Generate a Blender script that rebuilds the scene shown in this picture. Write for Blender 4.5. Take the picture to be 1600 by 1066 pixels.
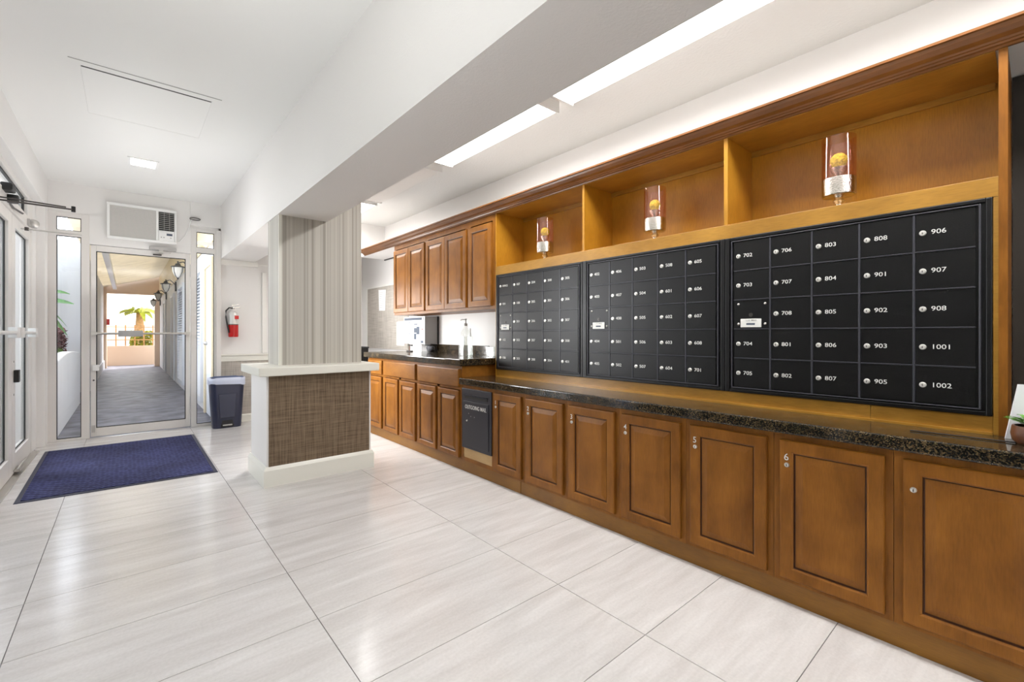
import bpy, math, random
from mathutils import Vector, Matrix, Euler
random.seed(7)
for o in list(bpy.data.objects): bpy.data.objects.remove(o)
S = bpy.context.scene
COL = S.collection
PI = math.pi

# ---------------------------------------------------------------- camera
cam_d = bpy.data.cameras.new('camera'); cam = bpy.data.objects.new('camera', cam_d); COL.objects.link(cam)
cam_d.sensor_width = 36; cam_d.lens = 704.0*36/1600; cam_d.shift_y = -11.7/1600
cam_d.clip_start = 0.02; cam_d.clip_end = 300
cam.location = (0, 0, 1.16); cam.rotation_euler = (PI/2, 0, -0.7073)
S.camera = cam

# ---------------------------------------------------------------- world, sun, exposure
W = bpy.data.worlds.new('sky'); S.world = W; W.use_nodes = True
wn = W.node_tree.nodes; wl = W.node_tree.links
sky = wn.new('ShaderNodeTexSky'); sky.sky_type = 'NISHITA'; sky.sun_disc = False
sky.sun_elevation = math.radians(52); sky.sun_rotation = math.radians(40); sky.air_density = 1.0; sky.dust_density = 2.5
bg = wn['Background']; hs = wn.new('ShaderNodeHueSaturation'); hs.inputs['Saturation'].default_value = .4; wl.new(sky.outputs[0], hs.inputs['Color']); wl.new(hs.outputs[0], bg.inputs['Color']); bg.inputs['Strength'].default_value = 0.36
sun_d = bpy.data.lights.new('sun', 'SUN'); sun_d.energy = 2.4; sun_d.angle = math.radians(1.0); sun_d.color = (1, .93, .82)
sun = bpy.data.objects.new('sun', sun_d); COL.objects.link(sun)
sun.rotation_euler = Vector((0.55, 0.55, 1.0)).to_track_quat('Z', 'Y').to_euler()
S.view_settings.view_transform = 'Standard'; S.view_settings.look = 'None'
S.view_settings.gamma = 1; S.view_settings.use_curve_mapping = False
S.view_settings.exposure = 1.12
S.cycles.use_denoising = True
S.cycles.max_bounces = 10; S.cycles.diffuse_bounces = 6; S.cycles.transparent_max_bounces = 16
S.cycles.sample_clamp_indirect = 6
def area(name, loc, target, sx, sy, power, col=(1, .998, .99)):
    d = bpy.data.lights.new(name, 'AREA'); d.shape = 'RECTANGLE'; d.size = sx; d.size_y = sy; d.energy = power; d.color = col
    o = bpy.data.objects.new(name, d); COL.objects.link(o); o.location = loc
    o.rotation_euler = (Vector(target)-Vector(loc)).to_track_quat('-Z', 'Y').to_euler(); return o
area('bounce_fill_rear', (.1, -1.9, 1.9), (.1, -1.9, 2.79), 1.0, 1.0, 32)  # unseen upward lamp added behind the camera to brighten the room
area('bounce_fill_near', (-.05, 1.2, 1.8), (-.05, 1.2, 2.79), .7, 2.2, 6.5)  # added upward fill for the near ceiling, no such lamp in the lobby
area('bounce_fill_lobby', (.1, 5.35, 1.55), (.1, 5.35, 2.79), 1.0, 2.6, 4.6)  # added upward fill that lifts the far lobby ceiling
area('fill_behind_column', (1.72, 5.85, 1.5), (2.7, 3.9, 1.8), .5, .5, 6)  # unseen lamp added behind the column, brightens the wall cabinets and throws the bottle shadow
area('fill_far_cabinets', (1.42, 4.95, 1.15), (2.2, 4.0, .4), .5, .5, 12)  # second unseen fill added to brighten the far base cabinets
area('patio_sky_fill', (-3.2, 7.7, 1.6), (2.4, 2.3, 1.2), 1.9, 2.2, 150, (.97, .98, 1))  # unseen softbox added in the courtyard, stands in for bright sky in reflections
TUBE = 4.4      # strength of the fluorescent diffusers
PANEL = 5.0    # strength of the recessed panels of the lobby

# ---------------------------------------------------------------- materials
def new_mat(name):
    m = bpy.data.materials.new(name); m.use_nodes = True
    return m, m.node_tree.nodes, m.node_tree.links, m.node_tree.nodes['Principled BSDF']
def plain(name, col, rough=.5, metal=0, bump=0, bscale=200, spec=None, noise=0, nscale=8, emit=None, estr=0, coat=0):
    m, n, l, b = new_mat(name)
    b.inputs['Base Color'].default_value = (*col, 1); b.inputs['Roughness'].default_value = rough
    b.inputs['Metallic'].default_value = metal
    if spec is not None: b.inputs['Specular IOR Level'].default_value = spec
    if coat: b.inputs['Coat Weight'].default_value = coat; b.inputs['Coat Roughness'].default_value = .08
    geo = n.new('ShaderNodeNewGeometry')
    if bump:
        t = n.new('ShaderNodeTexNoise'); t.inputs['Scale'].default_value = bscale; t.inputs['Detail'].default_value = 3
        l.new(geo.outputs['Position'], t.inputs['Vector'])
        bm = n.new('ShaderNodeBump'); bm.inputs['Strength'].default_value = bump; bm.inputs['Distance'].default_value = .002
        l.new(t.outputs['Fac'], bm.inputs['Height']); l.new(bm.outputs[0], b.inputs['Normal'])
    if noise:
        t = n.new('ShaderNodeTexNoise'); t.inputs['Scale'].default_value = nscale; t.inputs['Detail'].default_value = 4
        l.new(geo.outputs['Position'], t.inputs['Vector'])
        r = n.new('ShaderNodeValToRGB'); e = r.color_ramp.elements
        e[0].position = .3; e[1].position = .7
        e[0].color = (*[c*(1-noise) for c in col], 1); e[1].color = (*[min(1, c*(1+noise)) for c in col], 1)
        l.new(t.outputs['Fac'], r.inputs['Fac']); l.new(r.outputs['Color'], b.inputs['Base Color'])
    if emit:
        b.inputs['Emission Color'].default_value = (*emit, 1); b.inputs['Emission Strength'].default_value = estr
    return m
def wood(name, dark, light, axis='Z', rough=.40, scale=1.0, spec=.5, pores=.16):
    m, n, l, b = new_mat(name)
    geo = n.new('ShaderNodeNewGeometry'); oi = n.new('ShaderNodeObjectInfo')
    add = n.new('ShaderNodeVectorMath'); add.operation = 'ADD'
    cmb = n.new('ShaderNodeVectorMath'); cmb.operation = 'SCALE'; cmb.inputs['Scale'].default_value = 7.0
    l.new(oi.outputs['Random'], cmb.inputs[0]); l.new(geo.outputs['Position'], add.inputs[0]); l.new(cmb.outputs[0], add.inputs[1])
    mp = n.new('ShaderNodeMapping'); s = [9*scale]*3; s['XYZ'.index(axis)] = 2.2*scale; mp.inputs['Scale'].default_value = s
    l.new(add.outputs[0], mp.inputs['Vector'])
    t1 = n.new('ShaderNodeTexNoise'); t1.inputs['Scale'].default_value = 1.4; t1.inputs['Detail'].default_value = 7; t1.inputs['Roughness'].default_value = .6; t1.inputs['Distortion'].default_value = .6
    l.new(mp.outputs[0], t1.inputs['Vector'])
    mp2 = n.new('ShaderNodeMapping'); s = [230]*3; s['XYZ'.index(axis)] = 22; mp2.inputs['Scale'].default_value = s
    l.new(add.outputs[0], mp2.inputs['Vector'])
    t2 = n.new('ShaderNodeTexNoise'); t2.inputs['Scale'].default_value = 1; t2.inputs['Detail'].default_value = 2
    l.new(mp2.outputs[0], t2.inputs['Vector'])
    t3 = n.new('ShaderNodeTexNoise'); t3.inputs['Scale'].default_value = 5; t3.inputs['Detail'].default_value = 3
    l.new(add.outputs[0], t3.inputs['Vector'])
    r = n.new('ShaderNodeValToRGB'); e = r.color_ramp.elements; e[0].position = .28; e[1].position = .72
    e[0].color = (*dark, 1); e[1].color = (*light, 1)
    mixf = n.new('ShaderNodeMath'); mixf.operation = 'MULTIPLY_ADD'; mixf.inputs[1].default_value = .5
    l.new(t3.outputs['Fac'], mixf.inputs[0])
    hf = n.new('ShaderNodeMath'); hf.operation = 'MULTIPLY'; hf.inputs[1].default_value = .5
    l.new(t1.outputs['Fac'], hf.inputs[0]); l.new(hf.outputs[0], mixf.inputs[2]); l.new(mixf.outputs[0], r.inputs['Fac'])
    mx = n.new('ShaderNodeMixRGB'); mx.blend_type = 'MULTIPLY'
    r2 = n.new('ShaderNodeValToRGB'); e = r2.color_ramp.elements; e[0].position = .3; e[0].color = (1-pores,)*3+(1,); e[1].position = .6; e[1].color = (1, 1, 1, 1)
    l.new(t2.outputs['Fac'], r2.inputs['Fac']); mx.inputs['Fac'].default_value = .8
    l.new(r.outputs['Color'], mx.inputs['Color1']); l.new(r2.outputs['Color'], mx.inputs['Color2'])
    l.new(mx.outputs[0], b.inputs['Base Color'])
    b.inputs['Roughness'].default_value = rough; b.inputs['Specular IOR Level'].default_value = spec
    return m
def glass_mat(name, tint=(1, 1, 1), base=.04, edge=.7, rough=0.0, rcol=(1, 1, 1)):
    m, n, l, b = new_mat(name); n.remove(b); out = n['Material Output']
    tr = n.new('ShaderNodeBsdfTransparent'); tr.inputs['Color'].default_value = (*tint, 1)
    gl = n.new('ShaderNodeBsdfGlossy'); gl.inputs['Roughness'].default_value = rough; gl.inputs['Color'].default_value = (*rcol, 1)
    lw = n.new('ShaderNodeLayerWeight'); lw.inputs['Blend'].default_value = .5
    pw = n.new('ShaderNodeMath'); pw.operation = 'POWER'; pw.inputs[1].default_value = 4
    l.new(lw.outputs['Facing'], pw.inputs[0])
    ma = n.new('ShaderNodeMath'); ma.operation = 'MULTIPLY_ADD'; ma.inputs[1].default_value = edge; ma.inputs[2].default_value = base
    l.new(pw.outputs[0], ma.inputs[0])
    mx = n.new('ShaderNodeMixShader'); l.new(ma.outputs[0], mx.inputs['Fac']); l.new(tr.outputs[0], mx.inputs[1]); l.new(gl.outputs[0], mx.inputs[2])
    l.new(mx.outputs[0], out.inputs['Surface'])
    return m
def tile_mat():
    m, n, l, b = new_mat('porcelain_tile')
    geo = n.new('ShaderNodeNewGeometry'); oi = n.new('ShaderNodeObjectInfo')
    sc = n.new('ShaderNodeVectorMath'); sc.operation = 'SCALE'; sc.inputs['Scale'].default_value = 23.0; l.new(oi.outputs['Random'], sc.inputs[0])
    add = n.new('ShaderNodeVectorMath'); add.operation = 'ADD'; l.new(geo.outputs['Position'], add.inputs[0]); l.new(sc.outputs[0], add.inputs[1])
    mp = n.new('ShaderNodeMapping'); mp.inputs['Scale'].default_value = (1.3, 9, 9); mp.inputs['Rotation'].default_value = (0, 0, .05)
    l.new(add.outputs[0], mp.inputs['Vector'])
    t = n.new('ShaderNodeTexNoise'); t.inputs['Scale'].default_value = 1.3; t.inputs['Detail'].default_value = 8; t.inputs['Roughness'].default_value = .65; t.inputs['Distortion'].default_value = .4
    l.new(mp.outputs[0], t.inputs['Vector'])
    r = n.new('ShaderNodeValToRGB'); e = r.color_ramp.elements; e[0].position = .3; e[1].position = .7
    e[0].color = (.545, .520, .505, 1); e[1].color = (.70, .685, .675, 1)
    l.new(t.outputs['Fac'], r.inputs['Fac'])
    t2 = n.new('ShaderNodeTexNoise'); t2.inputs['Scale'].default_value = 90; t2.inputs['Detail'].default_value = 3; l.new(geo.outputs['Position'], t2.inputs['Vector'])
    r2 = n.new('ShaderNodeValToRGB'); e = r2.color_ramp.elements; e[0].position = .3; e[0].color = (.93, .93, .93, 1); e[1].position = .65; e[1].color = (1, 1, 1, 1)
    l.new(t2.outputs['Fac'], r2.inputs['Fac'])
    mx = n.new('ShaderNodeMixRGB'); mx.blend_type = 'MULTIPLY'; mx.inputs['Fac'].default_value = 1
    l.new(r.outputs['Color'], mx.inputs['Color1']); l.new(r2.outputs['Color'], mx.inputs['Color2']); l.new(mx.outputs[0], b.inputs['Base Color'])
    b.inputs['Roughness'].default_value = .17; b.inputs['Specular IOR Level'].default_value = .55
    bm = n.new('ShaderNodeBump'); bm.inputs['Strength'].default_value = .035; bm.inputs['Distance'].default_value = .002
    l.new(t2.outputs['Fac'], bm.inputs['Height']); l.new(bm.outputs[0], b.inputs['Normal'])
    return m
def granite_mat():
    m, n, l, b = new_mat('granite')
    geo = n.new('ShaderNodeNewGeometry')
    v = n.new('ShaderNodeTexVoronoi'); v.inputs['Scale'].default_value = 240; l.new(geo.outputs['Position'], v.inputs['Vector'])
    sp = n.new('ShaderNodeSeparateColor'); l.new(v.outputs['Color'], sp.inputs[0])
    r = n.new('ShaderNodeValToRGB'); r.color_ramp.interpolation = 'CONSTANT'; e = r.color_ramp.elements
    e[0].position = 0; e[0].color = (.010, .009, .008, 1); e[1].position = .42; e[1].color = (.045, .032, .018, 1)
    for p, c in ((.64, (.10, .068, .034)), (.82, (.022, .020, .017)), (.93, (.13, .10, .055))):
        x = e.new(p); x.color = (*c, 1)
    l.new(sp.outputs['Red'], r.inputs['Fac'])
    t = n.new('ShaderNodeTexNoise'); t.inputs['Scale'].default_value = 14; t.inputs['Detail'].default_value = 4; l.new(geo.outputs['Position'], t.inputs['Vector'])
    r2 = n.new('ShaderNodeValToRGB'); e = r2.color_ramp.elements; e[0].position = .35; e[0].color = (.55, .55, .55, 1); e[1].position = .65; e[1].color = (1.25, 1.2, 1.1, 1)
    l.new(t.outputs['Fac'], r2.inputs['Fac'])
    mx = n.new('ShaderNodeMixRGB'); mx.blend_type = 'MULTIPLY'; mx.inputs['Fac'].default_value = 1
    l.new(r.outputs['Color'], mx.inputs['Color1']); l.new(r2.outputs['Color'], mx.inputs['Color2']); l.new(mx.outputs[0], b.inputs['Base Color'])
    b.inputs['Roughness'].default_value = .10; b.inputs['Specular IOR Level'].default_value = .6
    return m
def weave_mat(name, c1, c2, sc=1.0, rough=.75):
    m, n, l, b = new_mat(name)
    geo = n.new('ShaderNodeNewGeometry')
    outs = []
    for s in ((4, 4, 150*sc), (110*sc, 110*sc, 4)):
        mp = n.new('ShaderNodeMapping'); mp.inputs['Scale'].default_value = s; l.new(geo.outputs['Position'], mp.inputs['Vector'])
        t = n.new('ShaderNodeTexNoise'); t.inputs['Scale'].default_value = 1; t.inputs['Detail'].default_value = 2; t.inputs['Distortion'].default_value = .3
        l.new(mp.outputs[0], t.inputs['Vector']); outs.append(t)
    ad = n.new('ShaderNodeMath'); ad.operation = 'ADD'; l.new(outs[0].outputs['Fac'], ad.inputs[0]); l.new(outs[1].outputs['Fac'], ad.inputs[1])
    hf = n.new('ShaderNodeMath'); hf.operation = 'MULTIPLY'; hf.inputs[1].default_value = .5; l.new(ad.outputs[0], hf.inputs[0])
    r = n.new('ShaderNodeValToRGB'); e = r.color_ramp.elements; e[0].position = .36; e[1].position = .62; e[0].color = (*c1, 1); e[1].color = (*c2, 1)
    l.new(hf.outputs[0], r.inputs['Fac']); l.new(r.outputs['Color'], b.inputs['Base Color'])
    bm = n.new('ShaderNodeBump'); bm.inputs['Strength'].default_value = .4; bm.inputs['Distance'].default_value = .002
    l.new(hf.outputs[0], bm.inputs['Height']); l.new(bm.outputs[0], b.inputs['Normal']); b.inputs['Roughness'].default_value = rough
    return m
def stripe_mat():
    m, n, l, b = new_mat('striped_wallpaper')
    geo = n.new('ShaderNodeNewGeometry'); s = n.new('ShaderNodeSeparateXYZ'); l.new(geo.outputs['Position'], s.inputs[0])
    ad = n.new('ShaderNodeMath'); ad.operation = 'ADD'; l.new(s.outputs['X'], ad.inputs[0]); l.new(s.outputs['Y'], ad.inputs[1])
    outs = []
    for sc, det in ((19, 1.0), (62, 0.0)):
        t = n.new('ShaderNodeTexNoise'); t.noise_dimensions = '1D'; t.inputs['Scale'].default_value = sc; t.inputs['Detail'].default_value = det
        l.new(ad.outputs[0], t.inputs['W']); outs.append(t)
    a2 = n.new('ShaderNodeMath'); a2.operation = 'MULTIPLY_ADD'; a2.inputs[1].default_value = .62
    h2 = n.new('ShaderNodeMath'); h2.operation = 'MULTIPLY'; h2.inputs[1].default_value = .38; l.new(outs[1].outputs['Fac'], h2.inputs[0])
    l.new(outs[0].outputs['Fac'], a2.inputs[0]); l.new(h2.outputs[0], a2.inputs[2])
    r = n.new('ShaderNodeValToRGB'); e = r.color_ramp.elements; e[0].position = .36; e[1].position = .62
    e[0].color = (.34, .315, .275, 1); e[1].color = (.54, .52, .47, 1); x = e.new(.47); x.color = (.46, .44, .395, 1)
    l.new(a2.outputs[0], r.inputs['Fac']); l.new(r.outputs['Color'], b.inputs['Base Color']); b.inputs['Roughness'].default_value = .55
    return m

M = {}
M['white'] = plain('white_paint', (.80, .785, .77), .55, bump=.12, bscale=260)
M['ceil'] = plain('ceiling_paint', (.84, .84, .825), .7, bump=.15, bscale=220)
M['knock'] = plain('textured_ceiling', (.74, .73, .71), .6, bump=1.0, bscale=60)
M['beam'] = plain('beam_paint', (.78, .765, .75), .55, bump=.5, bscale=110)
M['trim'] = plain('gloss_trim', (.82, .81, .775), .3)
M['ledge'] = plain('cream_trim', (.80, .79, .72), .32)
M['alu'] = plain('white_aluminium', (.74, .715, .69), .35)
M['alu_w'] = plain('white_enamel', (.84, .84, .83), .3)
M['gasket'] = plain('black_gasket', (.02, .02, .02), .6)
M['chrome'] = plain('chrome', (.75, .74, .72), .16, metal=1)
M['lockm'] = plain('bright_nickel', (.82, .80, .76), .32, metal=.45)
M['steel'] = plain('satin_steel', (.60, .58, .55), .35, metal=1)
M['dark_metal'] = plain('dark_metal', (.10, .09, .085), .4, metal=.6)
M['grey'] = plain('grey_plastic', (.42, .41, .40), .45)
M['tile'] = tile_mat()
M['grout'] = plain('grout', (.20, .19, .185), .85)
M['wood_v'] = wood('stained_maple_upright', (.145, .048, .0045), (.35, .135, .018), 'Z', spec=.25)
M['wood_h'] = wood('stained_maple_level', (.15, .052, .0055), (.355, .145, .022), 'Y', spec=.25)
M['panelw'] = wood('stained_maple_panel', (.145, .048, .0045), (.35, .135, .018), 'Z', scale=.7, spec=.25)
M['glaze'] = wood('dark_glaze', (.045, .014, .005), (.10, .035, .012), 'Z')
M['kick'] = wood('kick_board', (.17, .066, .004), (.31, .135, .010), 'Y', rough=.45)
M['crownw'] = wood('crown_wood', (.12, .042, .009), (.27, .105, .026), 'Y', rough=.28)
M['maple'] = wood('golden_maple', (.28, .130, .014), (.49, .255, .042), 'Y', rough=.30, scale=.8, pores=.2)
M['maple_v'] = wood('golden_maple_panel', (.36, .155, .011), (.56, .27, .026), 'Z', rough=.30, scale=.55, pores=.2)
M['ply'] = wood('pale_plywood', (.50, .30, .12), (.62, .42, .20), 'Y', rough=.5)
M['granite'] = granite_mat()
M['mailbox'] = plain('black_powder_coat', (.0025, .002, .0025), .33, bump=.3, bscale=420, spec=.45)
M['mailedge'] = plain('black_frame_edge', (.045, .045, .056), .3)
M['mailpanel'] = plain('charcoal_panel', (.022, .022, .032), .42, bump=.2, bscale=300)
M['black'] = plain('black', (.008, .008, .008), .5)
M['letter'] = plain('white_lettering', (.80, .80, .78), .5)
M['plate'] = plain('white_plate', (.78, .78, .75), .4)
M['paper'] = plain('paper', (.86, .86, .86), .8)
M['paper2'] = plain('white_sign', (.84, .85, .88), .35)
M['ink'] = plain('grey_ink', (.10, .12, .16), .7)
M['redink'] = plain('red_ink', (.62, .20, .17), .7)
M['weave'] = weave_mat('brown_grasscloth', (.095, .062, .034), (.23, .165, .105))
M['weave2'] = weave_mat('pale_grasscloth', (.36, .325, .285), (.52, .48, .43), .7)
M['stripe'] = stripe_mat()
M['taupe'] = plain('taupe_paint', (.028, .022, .016), .6, bump=.2)
M['mat'] = None
M['rubber'] = plain('navy_rubber', (.016, .019, .045), .5)
M['bin'] = plain('navy_plastic', (.020, .024, .055), .32)
M['liner'] = plain('plastic_liner', (.55, .60, .74), .35)
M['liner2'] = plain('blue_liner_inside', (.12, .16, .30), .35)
M['red'] = plain('red_enamel', (.55, .018, .018), .22)
M['silver'] = plain('silver_label', (.70, .69, .66), .35, metal=.3)
M['hose'] = plain('black_rubber', (.012, .012, .012), .45)
M['glass'] = glass_mat('clear_glass', base=.025, edge=.4)
M['pink'] = glass_mat('blush_glass', (.972, .865, .835), .06, .6, .02, (1, .9, .85))
M['mercury'] = plain('mercury_glass', (.72, .68, .63), .14, metal=1, bump=.9, bscale=160)
M['moss'] = plain('yellow_ball', (.60, .58, .02), .8, bump=1.0, bscale=300, noise=.45, nscale=130)
M['jug'] = glass_mat('frosted_jug', (.94, .95, .94), .13, .5, .25)
M['gel'] = glass_mat('clear_gel', (.95, .97, .96), .12, .4, .15)
M['leaf'] = plain('plant_leaf', (.12, .33, .035), .4, noise=.35, nscale=40)
M['banana'] = plain('banana_leaf', (.06, .20, .04), .4, noise=.4, nscale=10)
M['redleaf'] = plain('dark_red_leaf', (.13, .035, .040), .5, noise=.6, nscale=9)
M['greenleaf'] = plain('hedge_leaf', (.16, .30, .05), .5, noise=.5, nscale=9)
M['palm'] = plain('palm_leaf', (.36, .38, .02), .5, noise=.3, nscale=5)
M['trunk'] = plain('palm_trunk', (.50, .27, .10), .8, noise=.3, nscale=12)
M['potw'] = wood('acacia_pot', (.06, .016, .008), (.26, .10, .035), 'Z', scale=3)
M['soil'] = plain('soil', (.03, .02, .014), .9)
M['stucco'] = plain('white_stucco', (.76, .77, .79), .8, bump=.8, bscale=60)
M['cream'] = plain('cream_stucco', (.80, .70, .50), .8, bump=.4, bscale=60)
M['peach'] = plain('peach_stucco', (.72, .55, .40), .8, bump=.4, bscale=60)
M['roofm'] = plain('corrugated_roof', (.80, .76, .66), .6, noise=.15, nscale=3)
_n = M['roofm'].node_tree; _t = _n.nodes.new('ShaderNodeBsdfTranslucent'); _t.inputs['Color'].default_value = (.86, .80, .68, 1)
_x = _n.nodes.new('ShaderNodeMixShader'); _x.inputs['Fac'].default_value = .38
_n.links.new(_n.nodes['Principled BSDF'].outputs[0], _x.inputs[1]); _n.links.new(_t.outputs[0], _x.inputs[2]); _n.links.new(_x.outputs[0], _n.nodes['Material Output'].inputs['Surface'])
M['walkway'] = plain('stamped_concrete', (.16, .165, .205), .5, spec=.3, bump=1.0, bscale=9, noise=.5, nscale=4)
M['shutter'] = plain('shutter_paint', (.72, .76, .82), .5)
M['lampmetal'] = plain('lantern_metal', (.02, .022, .024), .45)
M['lampglass'] = plain('lantern_glass', (.75, .75, .72), .25)
M['tube'] = plain('fluorescent_diffuser', (.9, .9, .9), .5, emit=(1, .985, .96), estr=TUBE)
M['panel_light'] = plain('light_panel', (.9, .9, .9), .5, emit=(1, .985, .96), estr=PANEL)
M['off'] = plain('unlit_diffuser', (.80, .79, .77), .4)
def mat_fabric():
    m, n, l, b = new_mat('navy_mat')
    geo = n.new('ShaderNodeNewGeometry')
    mp = n.new('ShaderNodeMapping'); mp.inputs['Rotation'].default_value = (0, 0, PI/4); l.new(geo.outputs['Position'], mp.inputs['Vector'])
    v = n.new('ShaderNodeTexVoronoi'); v.distance = 'CHEBYCHEV'; v.inputs['Scale'].default_value = 25; v.inputs['Randomness'].default_value = .25; l.new(mp.outputs[0], v.inputs['Vector'])
    r = n.new('ShaderNodeValToRGB'); e = r.color_ramp.elements; e[0].position = .12; e[1].position = .5
    e[0].color = (.060, .066, .160, 1); e[1].color = (.016, .019, .058, 1); b.inputs['Specular IOR Level'].default_value = .15
    l.new(v.outputs['Distance'], r.inputs['Fac']); 
    t = n.new('ShaderNodeTexNoise'); t.inputs['Scale'].default_value = 2.5; t.inputs['Detail'].default_value = 3; l.new(geo.outputs['Position'], t.inputs['Vector'])
    r2 = n.new('ShaderNodeValToRGB'); e = r2.color_ramp.elements; e[0].position = .35; e[0].color = (.8, .78, .78, 1); e[1].position = .65; e[1].color = (1.15, 1.15, 1.2, 1)
    l.new(t.outputs['Fac'], r2.inputs['Fac'])
    mx = n.new('ShaderNodeMixRGB'); mx.blend_type = 'MULTIPLY'; mx.inputs['Fac'].default_value = 1
    l.new(r.outputs['Color'], mx.inputs['Color1']); l.new(r2.outputs['Color'], mx.inputs['Color2']); l.new(mx.outputs[0], b.inputs['Base Color'])
    bm = n.new('ShaderNodeBump'); bm.inputs['Strength'].default_value = .8; bm.inputs['Distance'].default_value = .004; bm.invert = True
    l.new(v.outputs['Distance'], bm.inputs['Height']); l.new(bm.outputs[0], b.inputs['Normal']); b.inputs['Roughness'].default_value = .85
    return m
M['mat'] = mat_fabric()

# ---------------------------------------------------------------- geometry helpers
class MB:
    def __init__(s): s.v = []; s.f = []; s.m = []
    def add(s, vs, fs, mi=0):
        k = len(s.v); s.v += [tuple(p) for p in vs]; s.f += [tuple(i+k for i in f) for f in fs]; s.m += [mi]*len(fs); return s
    def box(s, x0, x1, y0, y1, z0, z1, mi=0):
        x0, x1 = min(x0, x1), max(x0, x1); y0, y1 = min(y0, y1), max(y0, y1); z0, z1 = min(z0, z1), max(z0, z1)
        return s.add([(x0, y0, z0), (x1, y0, z0), (x1, y1, z0), (x0, y1, z0), (x0, y0, z1), (x1, y0, z1), (x1, y1, z1), (x0, y1, z1)],
                     [(3, 2, 1, 0), (4, 5, 6, 7), (0, 1, 5, 4), (1, 2, 6, 5), (2, 3, 7, 6), (3, 0, 4, 7)], mi)
    def prism(s, poly, axis, a, b, mi=0):
        def P(p, t):
            return {'X': (t, p[0], p[1]), 'Y': (p[0], t, p[1]), 'Z': (p[0], p[1], t)}[axis]
        n = len(poly); vs = [P(p, a) for p in poly]+[P(p, b) for p in poly]
        fs = [tuple(range(n))[::-1], tuple(range(n, 2*n))]+[(i, (i+1) % n, n+(i+1) % n, n+i) for i in range(n)]
        return s.add(vs, fs, mi)
    def lathe(s, prof, c=(0, 0, 0), n=24, axis='Z', mi=0, sx=1, sy=1):
        vs = []; fs = []
        for r, z in prof:
            for i in range(n):
                a = 2*PI*i/n; u, v = r*math.cos(a)*sx, r*math.sin(a)*sy
                p = {'Z': (u, v, z), 'X': (z, u, v), 'Y': (u, z, v)}[axis]
                vs.append((c[0]+p[0], c[1]+p[1], c[2]+p[2]))
        for j in range(len(prof)-1):
            for i in range(n):
                fs.append((j*n+i, j*n+(i+1) % n, (j+1)*n+(i+1) % n, (j+1)*n+i))
        if prof[0][0] > 1e-6: fs.append(tuple(range(n))[::-1])
        if prof[-1][0] > 1e-6: fs.append(tuple(range((len(prof)-1)*n, len(prof)*n)))
        return s.add(vs, fs, mi)
    def tube(s, pts, r, n=10, mi=0, r2=None):
        pts = [Vector(p) for p in pts]; vs = []; fs = []; N = len(pts); up = None
        for j, p in enumerate(pts):
            t = (pts[min(j+1, N-1)]-pts[max(j-1, 0)]).normalized()
            if up is None: up = Vector((0, 0, 1)) if abs(t.z) < .9 else Vector((1, 0, 0))
            a = t.cross(up).normalized(); b = t.cross(a).normalized(); up = -b if False else up
            rr = r if r2 is None else r+(r2-r)*j/(N-1)
            for i in range(n):
                q = 2*PI*i/n; vs.append(p+a*rr*math.cos(q)+b*rr*math.sin(q))
        for j in range(N-1):
            for i in range(n): fs.append((j*n+i, j*n+(i+1) % n, (j+1)*n+(i+1) % n, (j+1)*n+i))
        fs.append(tuple(range(n))[::-1]); fs.append(tuple(range((N-1)*n, N*n)))
        return s.add(vs, fs, mi)
    def sphere(s, c, r, n=16, m=10, mi=0, sq=(1, 1, 1), jit=0):
        prof = [(r*math.sin(PI*j/m), -r*math.cos(PI*j/m)) for j in range(m+1)]
        k = len(s.v); s.lathe(prof, (0, 0, 0), n, 'Z', mi)
        for i in range(k, len(s.v)):
            q = 1+random.uniform(-jit, jit); v = s.v[i]
            s.v[i] = (c[0]+v[0]*sq[0]*q, c[1]+v[1]*sq[1]*q, c[2]+v[2]*sq[2]*q)
        return s
WO = {}
def mesh(name, mb, mats, smooth=False):
    me = bpy.data.meshes.new(name); me.from_pydata(mb.v, [], mb.f)
    for m in (mats if isinstance(mats, (list, tuple)) else [mats]): me.materials.append(M[m] if isinstance(m, str) else m)
    me.polygons.foreach_set('material_index', mb.m)
    if smooth: me.polygons.foreach_set('use_smooth', [True]*len(mb.f))
    me.update(); return me
def fixn(me):
    import bmesh
    b = bmesh.new(); b.from_mesh(me); bmesh.ops.recalc_face_normals(b, faces=b.faces); b.to_mesh(me); b.free()
def link(name, me, loc, parent=None):
    o = bpy.data.objects.new(name, me); COL.objects.link(o); WO[o] = Vector(loc)
    if parent is not None: o.parent = parent; o.location = Vector(loc)-WO[parent]
    else: o.location = loc
    return o
def obj(name, mb, mats, parent=None, bevel=0, smooth=False, label=None, kind=None, seg=2, auto=None):
    c = Vector([(min(p[i] for p in mb.v)+max(p[i] for p in mb.v))/2 for i in range(3)])
    if parent is None: c.z = min(p[2] for p in mb.v)
    mb.v = [(p[0]-c.x, p[1]-c.y, p[2]-c.z) for p in mb.v]
    me = mesh(name, mb, mats, smooth); fixn(me)
    o = link(name, me, c, parent)
    if auto:
        me.polygons.foreach_set('use_smooth', [True]*len(me.polygons))
        for e in me.edges: pass
        try: me.set_sharp_from_angle(angle=math.radians(auto))
        except Exception: pass
    if bevel:
        bv = o.modifiers.new('bevel', 'BEVEL'); bv.width = bevel; bv.segments = seg; bv.limit_method = 'ANGLE'; bv.angle_limit = math.radians(50)
    if label: o['label'] = label
    if kind: o['kind'] = kind
    return o
def box(*a): return MB().box(*a)
def tag(o, label, cat, group=None):
    o['label'] = label; o['category'] = cat
    if group: o['group'] = group
    return o
def thing(name, loc, label, cat, group=None):
    o = bpy.data.objects.new(name, None); COL.objects.link(o); o.location = loc; WO[o] = Vector(loc); o.empty_display_size = .1
    return tag(o, label, cat, group)
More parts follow.
